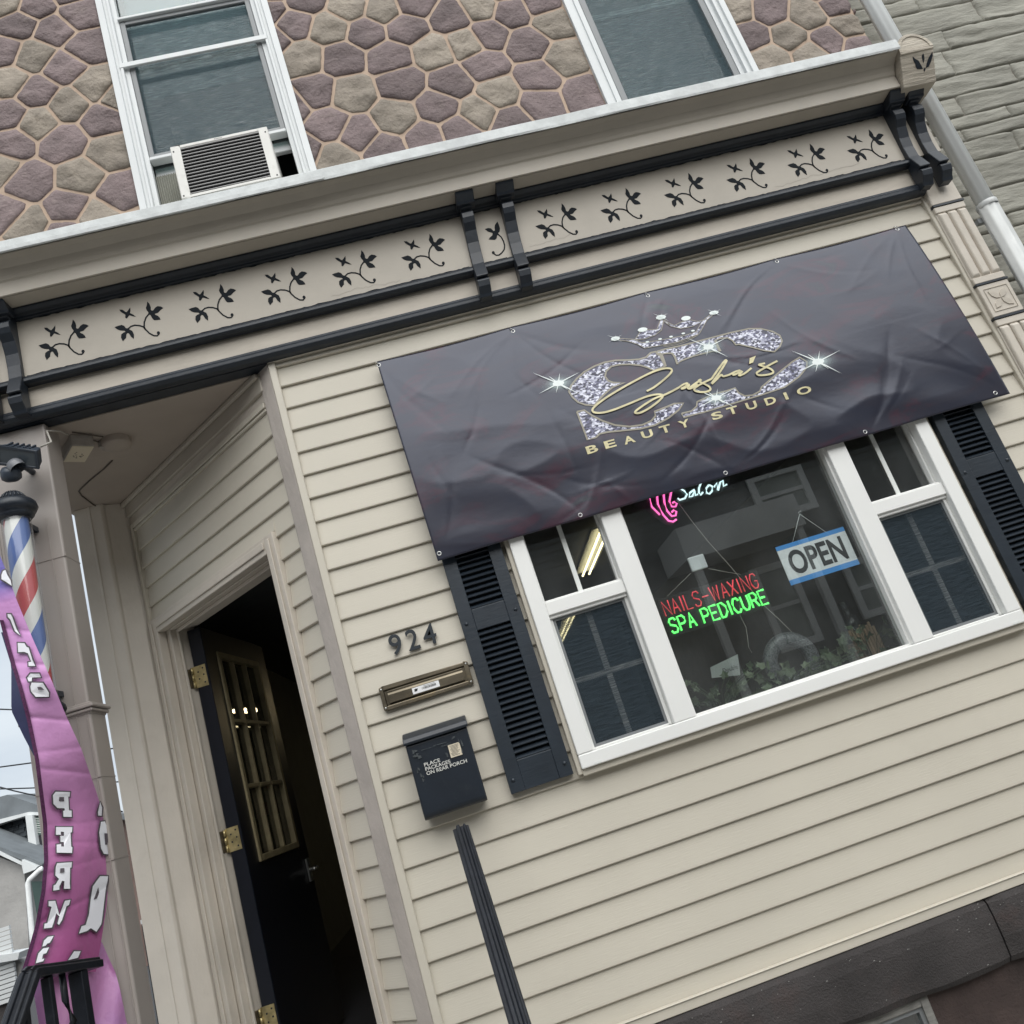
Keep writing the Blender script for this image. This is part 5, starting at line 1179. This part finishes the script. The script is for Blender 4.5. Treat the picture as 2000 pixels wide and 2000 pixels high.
MB().box(1.724,2.026,.030,.033,1.922,2.046).build('sign_face',m_osw,os_)
MB().box(1.724,2.026,.030,.033,2.0462,2.064).build('blue_band',m_blue,os_); MB().box(1.724,2.026,.030,.033,1.901,1.9218).build('blue_band',m_blue,os_)
text_obj('open_lettering','OPEN',1.752,1.996,1.934,2.034,.0292,m_ink,os_,bold=.028)
k0=wpt(1205,325,.03); MB().tube([k0,wpt(1150,545,.031)],.0011,5).tube([k0,wpt(1430,480,.031)],.0011,5).build('bead_chain',m_alu,os_)
h=MB(); h.lathe([(0,.006),(.008,.005),(.014,.0)],0,0,16); h.v=[(k0[0]+a,.018-c2*.8,k0[2]+b2) for a,b2,c2 in h.v]; h.build('suction_hook',m_acr,os_)
# wreath-like ring, pots, plants, bottle, basket, card
m_wre=mat('speckled_glitter_ring',(.012,.012,.014),.4,col2=(.20,.205,.21),vscale=170)
ws_=None
wr_=MB(); n=40; vs=[]; wc=Vector((1.676,.20,1.628))
for i in range(n):
    a=2*pi*i/n
    for k in range(12): b2=2*pi*k/12; rr2=.088+.030*cos(b2); vs.append((wc.x+rr2*cos(a),wc.y+.028*sin(b2),wc.z+rr2*sin(a)))
wr_.add(vs,[(i*12+k,((i+1)%n)*12+k,((i+1)%n)*12+(k+1)%12,i*12+(k+1)%12) for i in range(n) for k in range(12)],0,True); o=wr_.build('glitter_ring',m_wre); tag(o,'speckled silver and black ring ornament standing on the window shelf','ornament')
m_leaf=mat('dusty_ivy_leaf',(.065,.09,.045),.6,var=.4,vscale=20); m_leaf2=mat('pale_ivy_leaf',(.125,.15,.09),.6,var=.3,vscale=20)
def leaf(b,p,s,yaw,pit,rol,mi):
    out=[(0,-.1),(.25,-.35),(.55,-.15),(.45,.1),(.75,.35),(.35,.45),(0,1.0),(-.35,.45),(-.75,.35),(-.45,.1),(-.55,-.15),(-.25,-.35)]
    M_=Matrix.Rotation(yaw,3,'Z')@Matrix.Rotation(pit,3,'X')@Matrix.Rotation(rol,3,'Y')
    V=[M_@Vector((x*s,-.12*s*abs(x)*2,z*s))+p for x,z in out]; c=M_@Vector((0,.05*s,.2*s))+p
    b.add([tuple(v) for v in V]+[tuple(c)],[(i,(i+1)%12,12) for i in range(12)],mi)
def plant(name,label,x0,x1,z0,z1,y0,y1,n,seed,pot):
    r=random.Random(seed); t=thing(name,label,'plant'); 
    st_=MB(); 
    for k in range(n):
        p=Vector((r.uniform(x0,x1),r.uniform(y0,y1),r.uniform(z0,z1)))
        bb=MB(); leaf(bb,p,r.uniform(.018,.034),r.uniform(-1,1),r.uniform(-.9,.5),r.uniform(-1.5,1.5),0)
        bb.build('leaf',m_leaf if r.random()<.6 else m_leaf2,t)
        bx,by2=(pot if pot else ((x0+x1)/2,(y0+y1)/2)); st_.tube([(bx+r.uniform(-.01,.01),by2,1.50),((bx+p.x)/2,(by2+p.y)/2,p.z*.6+1.5*.4+.02),tuple(p)],.0012,5)
    st_.build('stem',m_leaf,t)
    return t
t=plant('ivy_plant','trailing ivy in a white pot at the left end of the window shelf',1.22,1.54,1.52,1.67,.08,.24,48,1,(1.31,.14))
m_potw=mat('white_pot',(.45,.44,.42),.5)
MB().lathe([(.020,1.471),(.022,1.475),(.031,1.54),(.033,1.545),(.029,1.545),(.026,1.53),(0,1.53)],1.305,.13,20).build('pot',m_potw,t)
t=plant('ivy_plant','large-leaved ivy spread in front of the speckled ring',1.48,1.90,1.53,1.625,.07,.17,52,2,(1.60,.2)); 
MB().lathe([(.020,1.471),(.022,1.475),(.031,1.53),(.033,1.535),(.029,1.535),(.026,1.52),(0,1.52)],1.43,.17,20).build('pot',m_potw,t)
plant('ivy_plant','ivy sprays round the wooden basket at the right of the shelf',1.86,2.17,1.54,1.68,.10,.24,40,3,(2.0,.2))
bk_=MB(); 
for k in range(9):
    x=1.945+k*.013; bk_.box(x,x+.010,.19,.195,1.50,1.672+.012*sin(k*2.1))
bk_.box(1.94,2.066,.196,.25,1.472,1.62); o=bk_.build('wooden_basket',mat('pale_basket_wood',(.30,.21,.13),.7,var=.2,vscale=30)); tag(o,'ragged pale wooden basket on the window shelf','basket')
bo=MB(); bo.lathe([(0,1.66),(.034,1.66),(.036,1.69),(.030,1.715),(.014,1.735),(.011,1.775),(.013,1.777),(.013,1.79),(0,1.79)],1.985,.215,24); o=bo.build('glass_bottle',m_acr); tag(o,'small clear glass bottle above the wooden basket','bottle')
cdp=[(wpt(x,y,.16)) for x,y in ((530,1482),(738,1382),(758,1540),(542,1562))]
ct=thing('business_card','pale card with faint print propped among the ivy','card')
MB().prism(cdp,[(x,y+.002,z) for x,y,z in cdp]).build('card_sheet',mat('pale_card',(.30,.31,.30),.6),ct)
text_obj('card_print','Double',1.378,1.44,1.665,1.682,.1585,m_ink,ct,shear=0)
# room lights (lit fluorescent tubes on the ceiling)
m_fluo=mat('fluorescent_tube',(1,.95,.75),.4,emit=(1,.86,.50),es=1.9)
m_fix=mat('light_fixture',(.5,.5,.48),.5)
for lab,(a,b_) in (('twin fluorescent ceiling light nearest the shop window',((1465,1065),(1365,1305))),('twin fluorescent ceiling light deeper in the shop',((1305,1490),(1220,1680)))):
    p,q=atZ(*crop(R5,*a),2.96),atZ(*crop(R5,*b_),2.96); t=thing('ceiling_light',lab,'ceiling light','lit tubes inside the shop')
    dx=Vector((.032,0,0))
    for s in (-1,1): MB().tube([tuple(p+dx*s),tuple(q+dx*s)],.009,10).build('light_tube',m_fluo,t)
    MB().prism([tuple(p+Vector((e,0,.03))) for e in (-.09,.09)]+[tuple(p+Vector((e,0,.039))) for e in (.09,-.09)],[tuple(q+Vector((e,0,.03))) for e in (-.09,.09)]+[tuple(q+Vector((e,0,.039))) for e in (.09,-.09)]).build('fixture_pan',m_fix,t)
_d=ray(478,1387); _g=Hh+LN*.018; _p=atP(478,1387,(_g.x,_g.y,0),LN); _r2=(_d-2*_d.dot(LN)*LN); _q=_p+_r2*((2.90-_p.z)/_r2.z)
print('lamp',[round(c,2) for c in _q])
wl_=thing('ceiling_lamp','warm lit ceiling lamp mirrored in the glass of the open door','ceiling light')
m_warm=mat('warm_lamp_glow',(1,.9,.7),.4,emit=(1,.78,.45),es=14)
for s_ in (-1,1): MB().box(_q.x-.05,_q.x+.05,_q.y+s_*.16-.10,_q.y+s_*.16+.10,2.885,2.90).build('lamp_panel',m_warm,wl_)
MB().box(_q.x-.09,_q.x+.09,_q.y-.32,_q.y+.32,2.901,2.96).build('lamp_housing',m_fix,wl_)
# wire shelf glimpsed through the doorway
sh=thing('wire_rack','dark wire rack glimpsed through the open doorway','rack')
b=MB(); 
for z in (1.75,1.95,2.15): 
    for k in range(6): b.tube([(-.30+.05*k,2.6,z),(-.30+.05*k,2.9,z)],.004,5)
    b.tube([(-.32,2.6,z),(.0,2.6,z)],.006,6)
for x in (-.32,.0): b.tube([(x,2.6,.62),(x,2.6,2.3)],.008,6)
b.build('rack_wire',m_iron,sh)
o=MB().box(-.25,-.1,2.62,2.8,1.76,1.84).build('red_box',mat('dull_red_box',(.12,.02,.03),.5)); tag(o,'dull red box on the wire rack','box')

# ================================================================== FAR LEFT BACKGROUND
Y1=24.0
def f7(x,y,Y=Y1): p=atY(*crop(R7,x,y),Y); return (p.x,p.z)
def f5(x,y,Y=Y1): p=atY(*crop((0,1450,500),x,y),Y); return (p.x,p.z)
fh=thing('background_house','pale grey rendered house with shingled mansard roof behind the flag','house')
m_rend=mat('grey_render',(.36,.35,.335),.85,var=.16,vscale=.8,bump=.6,bscale=8,bdist=.03,dirt=.4,dcol=(.26,.25,.24),dscale=1.0)
m_shin=mat('slate_shingle',(.10,.115,.13),.8,var=.3,vscale=2.5); m_roofg=mat('grey_roof',(.14,.155,.165),.85,var=.2,vscale=1.5)
def polyY(pts,Ya,dep,nm,mt,par,bev=0,f=None):
    P=[(f or f7)(x,y,Ya) for x,y in pts]; return MB().xzpoly(P,Ya,Ya+dep).build(nm,mt,par,bevel=bev)
def p5(*a): return polyY(*a,f=f5)
p5([(-500,650),(0,868),(165,930),(185,1000),(215,1500),(240,2500),(-500,2500)],Y1,8,'render_wall',m_rend,fh)
p5([(-500,620),(0,822),(165,905),(165,928),(0,850),(-500,650)],Y1-.35,.25,'rake_board',m_wtrim,fh)
p5([(165,885),(285,935),(262,960),(178,992),(165,930)],Y1-.45,.3,'eave_return',m_wtrim,fh)
p5([(-500,590),(0,790),(225,868),(320,915),(318,930),(165,888),(0,820),(-500,618)],Y1-.30,2.0,'lower_roof',m_roofg,fh)
Ym=Y1+2.2
p5([(-300,700),(190,562),(222,866),(0,800),(-300,690)],Ym+.05,2.5,'mansard_backing',m_shin,fh)
sw,shh=.34,.135; zz=f5(0,900,Ym)[1]; ztop=f5(190,565,Ym)[1]; xL_=f5(-260,800,Ym)[0]; r_=0
while zz<ztop+.5:
    f_=(zz-f5(222,866,Ym)[1])/(ztop-f5(222,866,Ym)[1]); xr_=f5(218,866,Ym)[0]+(f5(188,562,Ym)[0]-f5(218,866,Ym)[0])*f_
    x=xL_+(r_%2)*sw*.5
    while x<xr_:
        # courses are level; the cornice above is a level line too, so stop under it
        xe=min(x+sw-.02,xr_)
        if xe-x>.05 and zz+shh<ztop+.12: MB().prism([(x,Ym,zz),(xe,Ym,zz),(xe,Ym+.02,zz+shh+.02),(x,Ym+.02,zz+shh+.02)],[(x,Ym-.04,zz),(xe,Ym-.04,zz),(xe,Ym-.0,zz+shh+.02),(x,Ym-.0,zz+shh+.02)]).build('shingle',m_shin,fh)
        x+=sw
    zz+=shh; r_+=1
p5([(-500,790),(0,580),(215,525),(330,530),(330,552),(215,548),(0,612),(-500,825)],Ym-.7,.5,'cornice_board',m_wtrim,fh)
p5([(-500,560),(0,410),(55,395),(330,487),(330,532),(215,524),(0,580),(-500,780)],Ym-.6,3,'upper_roof',m_roofg,fh)
p5([(190,550),(242,546),(290,872),(228,866)],Ym-.8,.4,'dormer_corner_board',m_wtrim,fh)
p5([(242,550),(340,555),(340,900),(288,880)],Ym-.45,.3,'dormer_wall',m_rend,fh)
dwn=p5([(248,562),(330,572),(330,690),(270,702)],Ym-.6,.12,'dormer_window',mat('green_grey_pane',(.14,.20,.18),.3),fh)
for k in range(7): p5([(250+k*2.5,572+k*17),(330,578+k*17),(330,582+k*17),(250+k*2.5,576+k*17)],Ym-.64,.03,'blind_slat',m_alu,dwn)
p5([(274,706),(330,695),(330,825),(298,832)],Ym-.6,.12,'dormer_window',mat('dark_pane',(.03,.03,.035),.3),fh)
p5([(235,1052),(330,1050),(330,1262),(280,1312)],Y1-.1,.12,'side_window',mat('green_side_pane',(.07,.11,.10),.3),fh)
P=[f5(x,y,Y1-.5) for x,y in ((320,950),(300,962),(222,1035),(210,1062),(240,1440),(262,1650))]
MB().tube([(x,Y1-.5,z) for x,z in P],.075,8).build('rainwater_pipe',m_pipe,fh)
gr=thing('garage','low white garage with ribbed roller door behind the railing','garage')
polyY([(-500,1640),(105,1545),(95,1585),(-500,1690)],8.6,.3,'garage_fascia',m_wtrim,gr); polyY([(-500,1700),(95,1588),(120,1600),(90,1810),(-500,1990)],8.8,.3,'garage_wall',m_rend,gr)
a,b_=f7(-500,1700,8.7),f7(110,1820,8.7)
z=f7(0,1830,8.7)[1]
for k in range(16): MB().box(a[0],f7(85,1700,8.7)[0],8.70,8.74,z+k*.055,z+k*.055+.045).build('door_rib',m_wtrim,gr)
polyY([(-500,2000),(90,1810),(150,2500),(-500,2500)],8.75,.3,'garage_plinth',m_base,gr)
bh=thing('brick_house','dull red brick house far behind, glimpsed between column and post','house')
YB=16.0
polyY([(640,800),(690,815),(700,880),(900,900),(1000,2600),(560,2600)],YB,4,'brick_wall',mat('dull_brick',(.16,.11,.095),.85,var=.25,vscale=2),bh)
polyY([(600,795),(720,800),(720,830),(600,830)],YB-.3,.4,'roof_edge',m_roofg,bh)
polyY([(690,900),(730,890),(745,1000),(705,1010)],YB-.1,.12,'window',m_dark,bh); polyY([(715,1060),(745,1050),(760,1130),(728,1140)],YB-.1,.12,'window',m_wtrim,bh)
sf=thing('yard_fence','black picket fence glimpsed low between the column and the painted post','fence')
for k in range(7):
    p=f7(770+k*14,1400,6.0); MB().box(p[0]-.012,p[0]+.012,6.0,6.03,0,f7(770,1400,6.0)[1]).build('picket',m_iron,sf)
p=f7(775,1390,6.0); q=f7(870,1400,6.0); MB().box(p[0]-.02,q[0]+.3,5.98,6.05,p[1],p[1]+.04).build('top_rail',m_wtrim,sf)
for lab,(p1,p2),Yw in (('topmost overhead wire at the left edge',((0,235),(600,238)),9.0),('second overhead wire crossing the sky',((0,547),(640,440)),9.5),('third overhead wire just above the roof',((0,665),(650,625)),10.0),('slanting overhead wire dropping to the roof',((0,655),(300,715)),10.2)):
    a=atY(*crop(R7,*p1),Yw); b2=atY(*crop(R7,*p2),Yw); d=(b2-a); pts=[a-d*2+Vector((0,0,.0))]+[a+d*k/4+Vector((0,0,-.02*sin(pi*k/4))) for k in range(5)]+[b2+d*1.2]
    o=MB().tube([tuple(v) for v in pts],.011,6).build('overhead_wire',m_iron); tag(o,lab,'wire','overhead wires')

# ================================================================== STREET SIDE BEHIND THE CAMERA (seen mirrored in the glass)
YO=-13.0
for i_,(xa_,xb_,h_,lab_) in enumerate(((-34,-20.02,7.6,'brown rendered row house at the far left across the street'),(-20,-6.02,8.4,'brick row house across the street, left of the dark sided one'),(14.02,30,8.0,'tan row house across the street, right of the dark sided one'))):
    t_=thing('opposite_house',lab_,'house'); mm_=mat('opposite_wall_'+('brown','brick','tan')[i_],((.20,.17,.14),(.17,.09,.07),(.28,.25,.2))[i_],.85,var=.15,vscale=2)
    MB().box(xa_,xb_,YO-6,YO,0,h_).build('house_body',mm_,t_); MB().box(xa_-.2,xb_+.2,YO-6.2,YO+.35,h_,h_+.3).build('roof_eave',m_wtrim,t_)
    for k_ in range(4):
        for zz_ in (1.6,4.6):
            xw=xa_+1.2+k_*(xb_-xa_-2)/4; w__=MB(); w__.box(xw,xw+1.0,YO+.001,YO+.06,zz_,zz_+1.6); f_=w__.build('window_frame',m_wtrim,t_); MB().box(xw+.1,xw+.9,YO+.061,YO+.07,zz_+.1,zz_+1.5).build('pane',m_dark,f_)
oh=thing('opposite_house','dark grey sided house across the street, mirrored in the shop window','house')
m_oside=mat('dark_grey_siding',(.13,.135,.13),.7,var=.1,vscale=1); m_ow=mat('opposite_white_trim',(.8,.8,.76),.6); m_op=mat('opposite_pane',(.26,.28,.25),.3)
MB().box(-6,14,YO-6,YO,0,7.2).build('house_body',m_oside,oh)
for k in range(40): MB().box(-6,14,YO+.0,YO+.02+.0,.6+k*.16,.6+k*.16+.012).build('lap_line',m_njoint,oh)
MB().box(-6.4,14.4,YO-6.3,YO+.4,7.2,7.5).build('roof_eave',m_ow,oh)
def owin(x,y,pts):
    P=[atY(*crop(WI,a,b2),-YO) for a,b2 in pts]; xs_=[p.x for p in P]; zs_=[p.z for p in P]; x0_,x1_,z0_,z1_=min(xs_),max(xs_),min(zs_),max(zs_)
    b=MB(); frame_rect(b,x0_,x1_,z0_,z1_,.14,YO+.02,YO+.10); b.box(x0_+.14,x1_-.14,YO+.02,YO+.08,(z0_+z1_)/2-.04,(z0_+z1_)/2+.04); f=b.build('window_frame',m_ow,oh)
    MB().box(x0_+.14,x1_-.14,YO+.02,YO+.04,z0_+.14,z1_-.14).build('pane',m_op,f)
owin(0,0,[(790,60),(1130,-40),(1340,270),(930,400)]); owin(0,0,[(860,740),(1130,680),(1340,1290),(1050,1330)]); owin(0,0,[(1500,700),(1720,640),(1900,1050),(1700,1120)])
P=[atY(*crop(WI,a,b2),-YO) for a,b2 in ((130,600),(1000,480))]
MB().box(P[0].x,P[1].x,YO+.02,YO+1.6,min(P[0].z,P[1].z)-.25,max(P[0].z,P[1].z)).build('porch_roof',m_ow,oh)
for x in (P[0].x+.1,P[1].x-.2): MB().box(x,x+.14,YO+1.4,YO+1.54,0,min(P[0].z,P[1].z)-.25).build('porch_post',m_ow,oh)

SC.render.engine='CYCLES'
SC.cycles.max_bounces=10; SC.cycles.diffuse_bounces=6; SC.cycles.transparent_max_bounces=16
